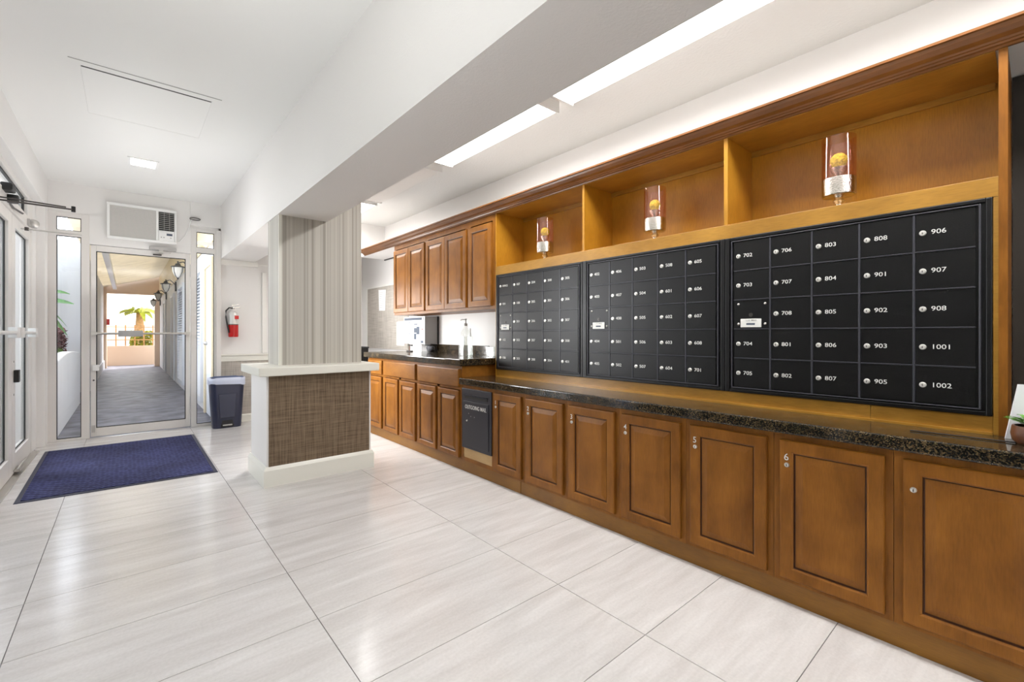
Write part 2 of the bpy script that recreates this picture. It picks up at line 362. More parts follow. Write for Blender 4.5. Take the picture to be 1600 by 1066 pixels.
def struct(name, mb=None, mats=None, loc=None, **k):
    if mb is None:
        o = bpy.data.objects.new(name, None); COL.objects.link(o); o.location = loc; WO[o] = Vector(loc); o['kind'] = 'structure'; return o
    o = obj(name, mb, mats, **k); o['kind'] = 'structure'; return o
def text_mb(txt, size, sx=1.0, ext=.0006):
    cu = bpy.data.curves.new('txt', 'FONT'); cu.body = txt; cu.size = size; cu.extrude = ext; cu.align_x = 'LEFT'; cu.align_y = 'CENTER'; cu.resolution_u = 3
    cu.offset = size*.002
    o = bpy.data.objects.new('txt', cu); COL.objects.link(o)
    dg = bpy.context.evaluated_depsgraph_get(); dg.update(); me = bpy.data.meshes.new_from_object(o.evaluated_get(dg))
    mb = MB(); mb.add([tuple(v.co) for v in me.vertices], [tuple(p.vertices) for p in me.polygons])
    mb.v = [(v[0]*sx, v[1], v[2]) for v in mb.v]
    bpy.data.objects.remove(o); bpy.data.curves.remove(cu); bpy.data.meshes.remove(me)
    return mb
def text_negx(txt, size, x, y, z, sx=1.0):
    """lettering on a face that looks towards -X; the text starts at (y, z) and runs towards -Y"""
    mb = text_mb(txt, size, sx); mb.v = [(x-v[2], y-v[0], z+v[1]) for v in mb.v]; return mb

# ================================================================ SETTING
CEIL = 2.79; BAYC = 2.67; YW = 6.83; YB = -5.9; XR = 2.78; XL = -0.70
fl = struct('floor', box(-.95, XR+.1, YB, YW+.02, -.06, -.004), 'grout')
xs = [-1.26, -.335, .591, 1.516, 2.442]; g = .0016
cache = {}
for ci in range(4):
    for r in range(-18, 11):
        x0, x1 = max(xs[ci], XL-.02), min(xs[ci+1], 2.20); y0 = 2.366+.4605*r; y1 = y0+.4605
        y0 = max(y0, YB); y1 = min(y1, YW)
        if y1-y0 < .02: continue
        dx, dy = round(x1-x0-2*g, 4), round(y1-y0-2*g, 4)
        if (dx, dy) not in cache:
            cache[(dx, dy)] = mesh('tile', MB().box(-dx/2, dx/2, -dy/2, dy/2, -.01, 0), 'tile')
        link('tile', cache[(dx, dy)], ((x0+x1)/2, (y0+y1)/2, 0), fl)
# ceilings and beam
hx0, hx1, hy0, hy1 = -.215, .455, 3.775, 4.55
struct('ceiling', MB().box(-.95, .93, YB, 3.775, CEIL, CEIL+.12).box(-.95, .93, hy1, YW+.1, CEIL, CEIL+.12).box(-.95, hx0, hy0, hy1, CEIL, CEIL+.12).box(hx1, .93, hy0, hy1, CEIL, CEIL+.12), 'ceil')
struct('ceiling_bay', MB().box(1.30, XR+.1, YB, YW+.1, BAYC, BAYC+.4), 'knock')
struct('ceiling_beam', MB().box(.915, 1.30, YB, YW+.05, 2.114, CEIL+.12), 'beam')
# walls
struct('wall_left', MB().box(-.95, -.636, YB, YW, 2.47, CEIL).box(-.95, -.70, 6.40, 6.62, 0, 2.47).box(-.95, -.636, 6.62, YW, 0, 2.47)
       .box(-.95, -.70, 3.95, 4.23, 0, 2.47).box(-.95, -.70, YB, -1.6, 0, 2.47), 'white')
struct('wall_back', MB().box(-.95, XR+.1, YB-.15, YB, 0, CEIL), 'white')
struct('wall_front', MB().box(-.95, .66, YW, YW+.12, 2.47, CEIL+.1).box(.66, .93, YW, YW+.12, 2.47, CEIL+.1).box(.895, XR+.1, YW, YW+.12, 0, BAYC+.2).box(-.95, -.66, YW, YW+.12, 0, 2.47), 'white')
struct('wall_right', MB().box(XR, XR+.12, YB, YW, 0, BAYC), 'white')
struct('wall_right_soffit', MB().box(2.425, XR, YB, 6.03, 2.204, 2.262), 'white')
struct('wall_right_bounce_damper', MB().box(2.43, XR-.002, YB+.01, 6.02, 2.2625, 2.266), plain('bounce_damper_grey', (.50, .49, .47), .8))  # unseen grey slab added to cut light bouncing up the wall
struct('wall_header_far', MB().box(1.30, XR, 6.03, 6.15, 2.262, BAYC), 'white')
struct('wall_front_boxed_chase', MB().box(.595, .915, YW-.03, YW, 2.50, CEIL), 'white')
struct('trim_1', MB().box(.895, 1.335, YW-.035, YW, 2.045, 2.114), 'trim', bevel=.004)       # band under the beam end
struct('trim_2', MB().box(1.30, 1.47, YW-.02, YW, 2.075, 2.090), 'trim')
# bay end wall: chair rail and wainscot
struct('wall_front_wainscot', MB().box(.91, 2.6, YW-.012, YW, .09, .80), 'weave2')
struct('trim_3', MB().prism([(YW, .80), (YW-.022, .80), (YW-.026, .865), (YW-.04, .875), (YW-.04, .89), (YW, .89)], 'X', .905, 2.6), 'ledge')
struct('baseboard_front', MB().prism([(YW, 0), (YW-.02, 0), (YW-.02, .085), (YW-.012, .10), (YW, .10)], 'X', .905, 2.6), 'ledge')
struct('trim_4', MB().box(1.385, 1.44, YW-.03, YW, .90, 1.98), 'trim', bevel=.004)           # upright batten
struct('trim_5', MB().box(.862, .915, YW-.05, YW+.02, 0, 2.47), 'alu', bevel=.003)
# taupe niche wall to the right of the mail wall
struct('wall_right_niche', MB().box(2.74, XR, YB, .07, .785, 2.2), 'taupe')

# half wall with column
struct('wall_half', MB().box(.80, 1.615, 3.785, 4.33, 0, .84), 'white')
struct('wall_half_grasscloth', MB().box(.815, 1.60, 3.780, 3.785, .14, .838), 'weave')
bb = [(0, 0), (.022, 0), (.022, .125), (.014, .14), (.006, .15), (0, .15)]
m = MB()
for a_, b_ in bb: pass
vs = []
for a_, b_ in bb: vs += [(.80-a_, 4.352, b_), (.80-a_, 3.785-a_, b_), (1.615+a_, 3.785-a_, b_), (1.615+a_, 4.352, b_)]
m.add(vs, [(j*4+i, j*4+i+1, j*4+4+i+1, j*4+4+i) for j in range(5) for i in range(3)]+[tuple(j*4 for j in range(6)), tuple(j*4+3 for j in range(5, -1, -1))])
struct('baseboard_half_wall', m, 'ledge')
struct('trim_6', MB().box(.735, 1.665, 3.715, 4.40, .84, .905), 'ledge', bevel=.006)
struct('wall_column', MB().box(.925, 1.60, 3.955, 4.31, .905, 2.114).box(1.301, 1.60, 3.955, 4.31, 2.114, BAYC), 'stripe')
struct('trim_7', MB().box(.922, .945, 3.945, 3.96, .905, 2.114), 'ledge')

# ---------------------------------------------------------------- glazing helpers (aluminium storefront)
def frame_y(mb, x0, x1, z0, z1, w, y0, y1, wb=None, wt=None):      # frame in a Y = const wall
    wb = wb or w; wt = wt or w
    mb.box(x0, x0+w, y0, y1, z0, z1); mb.box(x1-w, x1, y0, y1, z0, z1)
    mb.box(x0+w, x1-w, y0, y1, z0, z0+wb); mb.box(x0+w, x1-w, y0, y1, z1-wt, z1); return mb
def frame_x(mb, y0, y1, z0, z1, w, x0, x1, wb=None, wt=None, wl=None, wr=None):
    wb = wb or w; wt = wt or w; wl = wl or w; wr = wr or w
    mb.box(x0, x1, y0, y0+wl, z0, z1); mb.box(x0, x1, y1-wr, y1, z0, z1)
    mb.box(x0, x1, y0+wl, y1-wr, z0, z0+wb); mb.box(x0, x1, y0+wl, y1-wr, z1-wt, z1); return mb
def gasket_y(mb, x0, x1, z0, z1, y0, y1, w=.007): return frame_y(mb, x0, x1, z0, z1, w, y0, y1)

# window_1: left of the exit door, tall light with small upper light
F0, F1 = YW-.01, YW+.06
w1 = struct('window_1', loc=(-.48, YW, 0))
mb = MB(); mb.box(-.66, -.573, F0, F1, 0, 2.47); mb.box(-.38, -.313, F0, F1, 0, 2.47)
mb.box(-.573, -.38, F0, F1, 0, .022); mb.box(-.573, -.38, F0, F1, 2.215, 2.275); mb.box(-.573, -.38, F0, F1, 2.42, 2.47)
obj('window_frame', mb, 'alu', w1, bevel=.003)
for a, b in ((.022, 2.215), (2.275, 2.42)):
    obj('pane', box(-.573, -.38, YW+.02, YW+.026, a, b), 'glass', w1)
    obj('gasket', gasket_y(MB(), -.573, -.38, a, b, YW+.004, YW+.02), 'gasket', w1)
# window_2: right of the door
w2 = struct('window_2', loc=(.76, YW, 0))
mb = MB(); mb.box(.602, .66, F0, F1, 0, 2.47); mb.box(.845, .862, F0, F1, 0, 2.47)
mb.box(.66, .845, F0, F1, 0, .03); mb.box(.66, .845, F0, F1, 2.17, 2.235); mb.box(.66, .845, F0, F1, 2.43, 2.47)
obj('window_frame', mb, 'alu', w2, bevel=.003)
for a, b in ((.03, 2.17), (2.235, 2.43)):
    obj('pane', box(.66, .845, YW+.02, YW+.026, a, b), 'glass', w2)
    obj('gasket', gasket_y(MB(), .66, .845, a, b, YW+.004, YW+.02), 'gasket', w2)
# wall panel between the two, over the door
struct('trim_8', MB().box(-.313, .602, F0, F1, 2.15, 2.47), 'white')
# exit door
d1 = struct('door_1', loc=(.145, YW, 0))
mb = frame_y(MB(), -.305, .595, .012, 2.143, .045, YW-.005, YW+.045, .095, .065)
obj('door_frame', mb, 'alu', d1, bevel=.004)
obj('pane', box(-.26, .55, YW+.015, YW+.021, .107, 2.078), 'glass', d1)
obj('gasket', gasket_y(MB(), -.26, .55, .107, 2.078, YW-.002, YW+.015, .008), 'gasket', d1)
mb = MB().tube([(-.27, YW-.06, 1.16), (.56, YW-.06, 1.16)], .012)
mb.box(-.30, -.25, YW-.075, YW-.004, 1.145, 1.178); mb.box(.535, .59, YW-.075, YW-.004, 1.145, 1.178)
obj('push_bar', mb, 'steel', d1, auto=40)
obj('push_pad', box(-.075, .145, YW-.085, YW-.045, 1.125, 1.195), 'grey', d1, bevel=.006)
obj('lock_box', box(-.29, -.235, YW-.035, YW-.004, .745, .81), 'alu_w', d1, bevel=.004)
obj('keyhole', MB().lathe([(.009, -.004), (.009, .004)], (-.28, YW-.008, .64), 12, 'Y'), 'dark_metal', d1)
obj('hinge', MB().box(-.298, -.268, YW-.016, YW-.004, .06, .14).tube([(-.283, YW-.018, .07), (-.283, YW-.018, .13)], .007), 'steel', d1)
cl = thing('door_closer', (.33, YW-.04, 2.16), 'grey hydraulic door closer on the head of the far glass exit door', 'door closer')
obj('closer_body', box(.20, .455, YW-.065, YW-.005, 2.150, 2.188), 'grey', cl, bevel=.005)
obj('closer_arm', MB().box(.29, .33, YW-.055, YW-.03, 2.11, 2.15).box(.25, .40, YW-.075, YW-.06, 2.118, 2.128), 'steel', cl)
obj('arm_bracket', MB().box(.235, .315, YW-.03, YW-.004, 2.088, 2.102), 'dark_metal', cl)

# left wall: double doors with transom, then added unseen glazing beside the camera
X0, X1 = -.775, -.70
w3 = struct('window_3', loc=(-.72, 5.2, 2.1))
mb = MB(); mb.box(X0, X1, 6.30, 6.40, 0, 2.47); mb.box(X0, X1, 4.23, 4.33, 0, 2.47)
mb.box(X0, X1+.012, 4.33, 6.30, 2.135, 2.235); mb.box(X0, X1, 4.33, 6.30, 2.42, 2.47); mb.box(X0, X1, 6.10, 6.30, 2.235, 2.42)
obj('window_frame', mb, 'alu', w3, bevel=.003)
obj('pane', box(-.745, -.739, 4.33, 6.10, 2.235, 2.42), 'glass', w3)
obj('gasket', frame_x(MB(), 4.33, 6.10, 2.235, 2.42, .014, -.739, -.722), 'gasket', w3)
for n_, (a, b, wl, wr) in (('door_2', (5.375, 6.295, .135, .125)), ('door_3', (4.335, 5.365, .125, .135))):
    d = struct(n_, loc=(-.72, (a+b)/2, 0))
    obj('door_frame', frame_x(MB(), a, b, .015, 2.13, .1, -.755, -.702, .155, .09, wl, wr), 'alu', d, bevel=.004)
    obj('pane', box(-.735, -.729, a+wl, b-wr, .17, 2.04), 'glass', d)
    obj('gasket', frame_x(MB(), a+wl, b-wr, .17, 2.04, .010, -.729, -.722), 'gasket', d)
    obj('push_bar', MB().tube([(-.665, a+.12, 1.166), (-.665, b-.07, 1.166)], .015), 'alu_w', d, auto=40)
    obj('bar_end', MB().box(-.702, -.648, b-.16, b-.05, 1.125, 1.21), 'alu_w', d, bevel=.005)
    obj('bar_end', MB().box(-.702, -.648, a+.05, a+.16, 1.125, 1.21), 'alu_w', d, bevel=.005)
    if n_ == 'door_2':
        obj('lock_box', MB().box(-.702, -.672, 5.43, 5.50, .76, .86), 'black', d, bevel=.003)
        obj('strike_plate', MB().box(-.702, -.685, 5.505, 5.53, .77, .85), 'alu_w', d)
        for zz in (.93, .66): obj('keyhole', MB().lathe([(.008, 0), (.008, .006)], (-.706, 5.44, zz), 10, 'X'), 'dark_metal', d)
        obj('floor_pivot', MB().box(-.70, -.665, 5.42, 5.60, .03, .045).tube([(-.68, 5.40, .05), (-.67, 5.55, .075), (-.68, 5.9, .05)], .008), 'steel', d)
struct('trim_9', MB().box(-.80, -.655, 4.25, 6.38, 0, .012), 'steel')
# unseen glazed bays added for the light: mailboxes reflect the dark hedge through them
for k, (a, b) in enumerate(((-1.6, -.2), (-.2, 1.2), (1.2, 2.6), (2.6, 3.95))):
    w = struct('window_%d' % (4+k), loc=(-.72, (a+b)/2, 0))
    obj('window_frame', frame_x(MB(), a, b, 0, 2.47, .05, X0, X1).box(X0, X1, a+.05, b-.05, 2.10, 2.16), 'alu', w)
    obj('pane', box(-.745, -.739, a+.05, b-.05, .05, 2.10), 'glass', w)
    obj('pane', box(-.745, -.739, a+.05, b-.05, 2.16, 2.42), 'glass', w)

# closer arms reaching into the room from the double doors
c2 = thing('door_closer', (-.66, 4.63, 2.07), 'dark twin-rod closer arm reaching out over the nearer left glass door', 'door closer')
obj('closer_arm', MB().tube([(-.69, 4.63, 2.079), (-.30, 4.63, 2.074)], .006).tube([(-.69, 4.66, 2.105), (-.34, 4.65, 2.09)], .005), 'dark_metal', c2, auto=40)
obj('arm_joint', MB().lathe([(.012, -.02), (.012, .02)], (-.30, 4.635, 2.078), 12), 'black', c2)
obj('closer_body', MB().box(-.70, -.67, 4.52, 4.68, 2.055, 2.095), 'dark_metal', c2, bevel=.004)
c3 = thing('door_closer', (-.66, 5.66, 2.06), 'thin chrome closer arm over the farther left glass door', 'door closer')
obj('closer_arm', MB().tube([(-.69, 5.66, 2.058), (-.31, 5.66, 2.055)], .006), 'steel', c3, auto=40)
obj('arm_joint', MB().lathe([(.014, -.014), (.014, .014)], (-.655, 5.66, 2.06), 12), 'dark_metal', c3)
em = thing('security_camera', (-.67, 5.05, 2.24), 'black camera on a bracket in front of the transom over the left doors', 'camera')
obj('camera_body', MB().box(-.70, -.635, 4.88, 5.02, 2.21, 2.265), 'black', em, bevel=.012)
obj('lens', MB().lathe([(.03, 0), (.034, .03), (.03, .06), (.0, .062)], (-.66, 5.08, 2.155), 16), 'black', em)
obj('bracket', MB().tube([(-.69, 5.10, 2.17), (-.68, 5.25, 2.15), (-.66, 5.5, 2.16), (-.69, 5.6, 2.19)], .008), 'dark_metal', em)
sp = thing('spotlight', (-.66, 6.0, 2.17), 'small round silver spotlight at the end of the left door header', 'spotlight')
obj('lamp_head', MB().sphere((-.655, 6.02, 2.17), .042, 16, 10), 'steel', sp, smooth=True)
obj('lamp_base', MB().box(-.70, -.67, 5.96, 6.06, 2.145, 2.205), 'grey', sp, bevel=.004)

# ---------------------------------------------------------------- ceiling items
hp = thing('access_hatch', (.12, 4.15, CEIL), 'white ceiling access hatch with a dark gap along its near edge', 'hatch')
obj('hatch_panel', MB().box(hx0+.0006, hx1-.0006, hy0+.018, hy1-.0006, CEIL-.001, CEIL+.02), 'ceil', hp)
obj('hatch_frame', frame_y(MB(), 0, 1, 0, 1, .01, 0, 1) if False else MB().box(hx0-.05, hx1+.05, hy0-.06, hy0, CEIL-.002, CEIL-.0005).box(hx0-.03, hx1+.03, hy1, hy1+.03, CEIL-.002, CEIL-.0005)
    .box(hx0-.03, hx0, hy0, hy1, CEIL-.002, CEIL-.0005).box(hx1, hx1+.03, hy0, hy1, CEIL-.002, CEIL-.0005), 'ceil', hp)
obj('gap_shade', MB().box(hx0+.004, hx1-.004, hy0+.001, hy0+.017, CEIL-.002, CEIL+.003), 'black', hp)  # black strip standing in for the shade inside the near gap
obj('edge_shadow', MB().box(hx0-.05, hx1+.05, hy0-.067, hy0-.061, CEIL-.0025, CEIL-.0005), 'grey', hp)  # grey strip drawn as the shadow line of the frame's outer edge
obj('hatch_void', MB().box(hx0, hx1, hy0, hy1, CEIL+.10, CEIL+.12), 'black', hp)
def panel_light(x, y, label):
    t = thing('ceiling_light', (x, y, CEIL-.01), label, 'ceiling light')
    obj('light_frame', MB().box(x-.115, x+.115, y-.12, y-.10, CEIL-.008, CEIL-.0005).box(x-.115, x+.115, y+.10, y+.12, CEIL-.008, CEIL-.0005).box(x-.115, x-.09, y-.10, y+.10, CEIL-.008, CEIL-.0005).box(x+.09, x+.115, y-.10, y+.10, CEIL-.008, CEIL-.0005), 'alu_w', t)
    obj('diffuser', MB().box(x-.09, x+.09, y-.10, y+.10, CEIL-.010, CEIL-.001), 'panel_light', t)
panel_light(.12, 5.55, 'small square recessed ceiling light near the window air conditioner')
def strip_light(y0, y1, label, lit=True):
    x0, x1 = 1.935, 2.135; zb = 2.60
    t = thing('fluorescent_fixture', ((x0+x1)/2, (y0+y1)/2, zb), label, 'ceiling light', 'fluorescent fixtures in a row over the mail wall')
    if lit: area('tube_light', ((x0+x1)/2, (y0+y1)/2, zb-.006), ((x0+x1)/2, (y0+y1)/2, 0), .17, y1-y0-.06, 6.5, (1, .985, .965))
    obj('fixture_body', MB().box(x0-.004, x1+.004, y0+.03, y1-.03, 2.63, BAYC), 'alu_w', t)
    for a, b in ((y0, y0+.012), (y1-.012, y1)): obj('end_plate', MB().box(x0-.006, x1+.006, a, b, zb-.004, BAYC), 'alu_w', t)
    obj('diffuser', MB().prism([(x0, zb+.035), (x0, zb+.012), (x0+.012, zb), (x1-.012, zb), (x1, zb+.012), (x1, zb+.035)], 'Y', y0+.012, y1-.012), 'tube' if lit else 'off', t)
strip_light(.65, 1.92, 'bright lit fluorescent fixture nearest the camera above the mail wall')
strip_light(2.03, 3.30, 'bright lit fluorescent fixture second from the camera, beside the beam')
strip_light(3.46, 4.73, 'unlit fluorescent fixture behind the two lit ones, by the column top', False)
strip_light(4.83, 6.02, 'lit fluorescent fixture glowing behind the striped column top')
strip_light(-.73, .54, 'added unseen fluorescent fixture over the camera, there for its light')  # out of view, added as an extra light source
strip_light(-2.11, -.84, 'added unseen fluorescent fixture behind the camera, there for its light')  # another out-of-view fixture added to light the room

# ---------------------------------------------------------------- air conditioner
ac = thing('air_conditioner', (.14, YW-.07, 2.23), 'white window air conditioner set in the wall above the exit door', 'air conditioner')
a0, a1, b0, b1, yf = -.17, .455, 2.228, 2.632, YW-.085
mb = MB().box(a0+.01, a1-.01, yf+.02, YW+.10, b0+.01, b1-.01)
mb.box(a0, a1, yf, yf+.025, b1-.028, b1).box(a0, a1, yf, yf+.025, b0, b0+.03).box(a0, a0+.025, yf, yf+.025, b0+.03, b1-.028).box(.262, .285, yf, yf+.025, b0+.03, b1-.028).box(a1-.02, a1, yf, yf+.025, b0+.03, b1-.028)
obj('housing', mb, 'alu_w', ac, bevel=.004)
mb = MB()
for i in range(24): z = b0+.036+i*.0143; mb.box(a0+.025, .262, yf+.008, yf+.018, z, z+.0095)
mb.box(a0+.025, .262, yf+.017, yf+.02, b0+.03, b1-.028)
obj('front_grille', mb, plain('grille_plastic', (.64, .625, .60), .5), ac, kind='stuff')
obj('vent_cavity', MB().box(.287, .433, yf+.018, yf+.0205, 2.385, 2.60), 'black', ac)
for i in range(9): z = 2.398+i*.0225; obj('louver', MB().prism([(yf+.002, z), (yf+.016, z+.006), (yf+.016, z+.0095), (yf+.002, z+.004)], 'X', .289, .431), 'grey', ac)
for x in (.335, .385): obj('louver_bar', MB().box(x, x+.004, yf+.001, yf+.006, 2.39, 2.60), 'grey', ac)
obj('control_panel', MB().box(.287, .433, yf+.004, yf+.02, b0+.03, 2.378), 'alu_w', ac, bevel=.003)
obj('display', MB().box(.36, .415, yf+.001, yf+.005, 2.325, 2.35), 'ink', ac)
for x in (.31, .335, .40): obj('button', MB().lathe([(.007, 0), (.007, .006)], (x, yf-.001, 2.30), 10, 'Y'), 'grey', ac)
cd = thing('power_cord', (.53, YW-.03, 2.4), 'white air conditioner cord looping up to a black coil on the boxed wall', 'cord')
obj('cord', MB().tube([(.46, YW-.02, 2.27), (.49, YW-.02, 2.28), (.545, YW-.025, 2.36), (.585, YW-.03, 2.48), (.60, YW-.05, 2.55), (.62, YW-.05, 2.575)], .006), 'alu_w', cd, auto=50)
ck = MB()
for k in range(3): ck.tube([(.61+.055*math.cos(q)+.03, YW-.045-.008*k, 2.575+.014*math.sin(q)) for q in [2*PI*i/16 for i in range(17)]], .004, 6)
obj('cord_coil', ck, 'dark_metal', cd)

# ---------------------------------------------------------------- fire extinguisher
fe = thing('fire_extinguisher', (1.04, YW-.07, 1.12), 'red fire extinguisher with silver label hung on the white wall past the column', 'fire extinguisher')
cx, cy = 1.045, YW-.075
obj('cylinder', MB().lathe([(.0, 0), (.050, 0), (.056, .008), (.056, .16)], (cx, cy, 1.115), 24), 'red', fe, auto=40)
obj('label_sleeve', MB().lathe([(.0562, .16), (.0562, .275), (.048, .31), (.026, .335), (.018, .345), (.018, .355)], (cx, cy, 1.115), 24), 'silver', fe, auto=40)
obj('label_band', MB().lathe([(.0568, .155), (.0568, .166)], (cx, cy, 1.115), 24), 'dark_metal', fe, auto=40)
obj('tag', MB().box(cx+.005, cx+.05, cy-.062, cy-.057, 1.345, 1.39), 'red', fe)
obj('valve', MB().lathe([(.016, 0), (.02, .01), (.012, .035)], (cx, cy, 1.465), 16), 'chrome', fe, auto=40)
obj('handle', MB().prism([(cx-.03, 1.485), (cx+.07, 1.497), (cx+.075, 1.505), (cx-.03, 1.497)], 'Y', cy-.01, cy+.01).prism([(cx-.02, 1.51), (cx+.06, 1.535), (cx+.06, 1.542), (cx-.025, 1.525)], 'Y', cy-.01, cy+.01), 'chrome', fe)
obj('hose', MB().tube([(cx-.01, cy-.01, 1.485), (cx-.05, cy-.02, 1.49), (cx-.085, cy-.02, 1.45), (cx-.085, cy-.02, 1.37), (cx-.07, cy-.02, 1.27), (cx-.058, cy-.03, 1.20), (cx-.055, cy-.03, 1.17)], .009), 'hose', fe, auto=60)
obj('wall_bracket', MB().box(cx-.02, cx+.02, cy+.055, YW, 1.20, 1.45), 'dark_metal', fe)

# ---------------------------------------------------------------- waste bin
wb = thing('waste_bin', (.95, 6.60, 0), 'navy step-on waste bin with a plastic liner, by the far glass wall', 'bin')
def rrect(cx, cy, w, d, r, n=6):
    out = []
    for sx, sy, a in ((1, 1, 0), (-1, 1, PI/2), (-1, -1, PI), (1, -1, 3*PI/2)):
        for i in range(n+1):
            q = a+PI/2*i/n; out.append((cx+sx*(w/2-r)+r*math.cos(q), cy+sy*(d/2-r)+r*math.sin(q)))
    return out
def loft(mb, rings, mi=0, cap0=True, cap1=True):
    n = len(rings[0]); vs = [p for r in rings for p in r]
    fs = [(j*n+i, j*n+(i+1) % n, (j+1)*n+(i+1) % n, (j+1)*n+i) for j in range(len(rings)-1) for i in range(n)]
    if cap0: fs.append(tuple(range(n))[::-1])
    if cap1: fs.append(tuple(range((len(rings)-1)*n, len(rings)*n)))
    return mb.add(vs, fs, mi)
bx, by = .945, 6.595
rings = [[(x, y, z) for x, y in rrect(bx, by, w, d, .06)] for z, w, d in ((.0, .30, .215), (.02, .305, .22), (.30, .335, .245), (.56, .362, .27), (.60, .366, .274))]
rings += [[(x, y, z) for x, y in rrect(bx, by, w, d, .055)] for z, w, d in ((.60, .345, .252), (.10, .29, .20))]
obj('bin_body', loft(MB(), rings), 'bin', wb, auto=40)
lr = []
for z, w, d, ph in ((.535, .376, .285, 0), (.575, .380, .289, 1), (.612, .376, .285, 2), (.617, .352, .262, 2), (.55, .335, .245, 1), (.40, .315, .225, 0)):
    ring = rrect(bx, by, w, d, .06)
    lr.append([(x+.003*math.sin(9*i+ph*2), y+.003*math.cos(7*i+ph), z+(.012*math.sin(i*.45)-.02*(x-bx) if z < .56 and w > .36 else .004*math.sin(i*.9+ph))) for i, (x, y) in enumerate(ring)])
obj('liner_cuff', loft(MB(), lr[:4], 0, False, False), 'liner', wb, smooth=True, label='translucent white liner folded over the rim')
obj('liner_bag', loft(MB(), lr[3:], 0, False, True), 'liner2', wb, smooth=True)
obj('pedal_recess', MB().prism([(bx-.075, 0.012), (bx+.065, 0.012), (bx+.05, .095), (bx-.06, .095)], 'Y', by-.1175, by-.08), 'black', wb)
obj('pedal', MB().box(bx-.055, bx+.045, by-.135, by-.09, .03, .045), 'grey', wb, bevel=.006)
obj('front_panel', MB().prism([(bx-.10, .42), (bx+.09, .42), (bx+.075, .13), (bx-.085, .13)], 'Y', by-.134, by-.112), 'bin', wb, bevel=.004)

# ---------------------------------------------------------------- floor mat
fm = thing('floor_mat', (0, 5.4, 0), 'large navy blue textured entrance mat in front of the glass doors', 'mat')
qa = [(-.587, 4.515), (.581, 4.461), (.586, 6.312), (-.610, 6.318)]
cxm = sum(p[0] for p in qa)/4; cym = sum(p[1] for p in qa)/4
inn = [(p[0]+(.03 if p[0] < cxm else -.03), p[1]+(.035 if p[1] < cym else -.035)) for p in qa]
mb = MB(); mb.add([(*p, .001) for p in qa]+[(p[0]*.995, p[1]+(.004 if p[1] < cym else -.004), .005) for p in qa]+[(*p, .006) for p in inn],
    [(0, 1, 5, 4), (1, 2, 6, 5), (2, 3, 7, 6), (3, 0, 4, 7), (4, 5, 9, 8), (5, 6, 10, 9), (6, 7, 11, 10), (7, 4, 8, 11), (3, 2, 1, 0)])
obj('rubber_border', mb, 'rubber', fm)
mb = MB(); mb.add([(*p, .004) for p in inn]+[(*p, .010) for p in inn], [(4, 5, 6, 7), (0, 1, 5, 4), (1, 2, 6, 5), (2, 3, 7, 6), (3, 0, 4, 7)])
obj('pile', mb, 'mat', fm)

# ================================================================ CABINETS
KX, FX, DX = 2.167, 2.160, 2.140
def rings_panel(prof, y0, y1, z0, z1, x, cap=True, mis=None):
    """nested rectangles on a face looking to -X: prof = (inset, depth behind x)"""
    mb = MB(); n = len(prof); vs = []
    for ins, dp in prof:
        vs += [(x+dp, y0+ins, z0+ins), (x+dp, y1-ins, z0+ins), (x+dp, y1-ins, z1-ins), (x+dp, y0+ins, z1-ins)]
    fs = []; mi = []
    for j in range(n-1):
        for i in range(4): fs.append((j*4+i, j*4+(i+1) % 4, (j+1)*4+(i+1) % 4, (j+1)*4+i)); mi.append(mis[j] if mis else 0)
    if cap: fs.append(tuple((n-1)*4+i for i in range(4))); mi.append(0)
    mb.add(vs, fs); mb.m = mi; return mb
def lock(parent, x, y, z, r=.0085):
    o = obj('lock', MB().lathe([(0, .0), (r*.5, -.0), (r*.5, -.001)] if False else [(r*1.05, .001), (r*1.05, -.002), (r*.8, -.006), (0, -.0065)], (x, y, z), 16, 'X'), 'lockm', parent, auto=50)
    return o
def raised_door(parent, y0, y1, z0, z1, num=None, lk=None, x=DX, t=.020, st=.055):
    prof = [(0, t), (0, .005), (.003, .001), (.008, 0), (st-.009, 0), (st-.005, .003), (st-.002, .005), (st+.001, .012)]
    f = obj('door', rings_panel(prof, y0, y1, z0, z1, x, False, [0, 0, 0, 0, 0, 0, 1]), ['wood_v', 'glaze'], parent)
    b = MB(); b.v = []; 
    a0, a1, c0, c1 = y0+st, y1-st, z0+st, z1-st
    prof = [(.0, .0125), (.004, .0125), (.005, .010), (.034, .001), (.036, .001)]
    p = rings_panel(prof, a0, a1, c0, c1, x, True, [1, 0, 0, 0])
    obj('panel', p, ['panelw', 'glaze'], f)
    if num: obj('number', text_negx(num, .042, x-.001, y1-.0225+.0045, z1-.072, .95), 'letter', f)
    if lk:
        lock(f, x, y1-.030, lk, .0095)
        obj('key_slot', box(x-.0078, x-.0060, y1-.0312, y1-.0288, lk-.005, lk+.004), 'black', f)
    return f
cabs = [(2.387, 2.747, '1'), (1.98, 2.387, '2'), (1.575, 1.98, '3'), (1.165, 1.575, '4'), (.757, 1.165, '5'), (.350, .757, '6'), (-.06, .350, None), (-.47, -.06, None), (-.88, -.47, None), (-1.29, -.88, None)]
words = {'1': 'one', '2': 'two', '3': 'three', '4': 'four', '5': 'five', '6': 'six'}
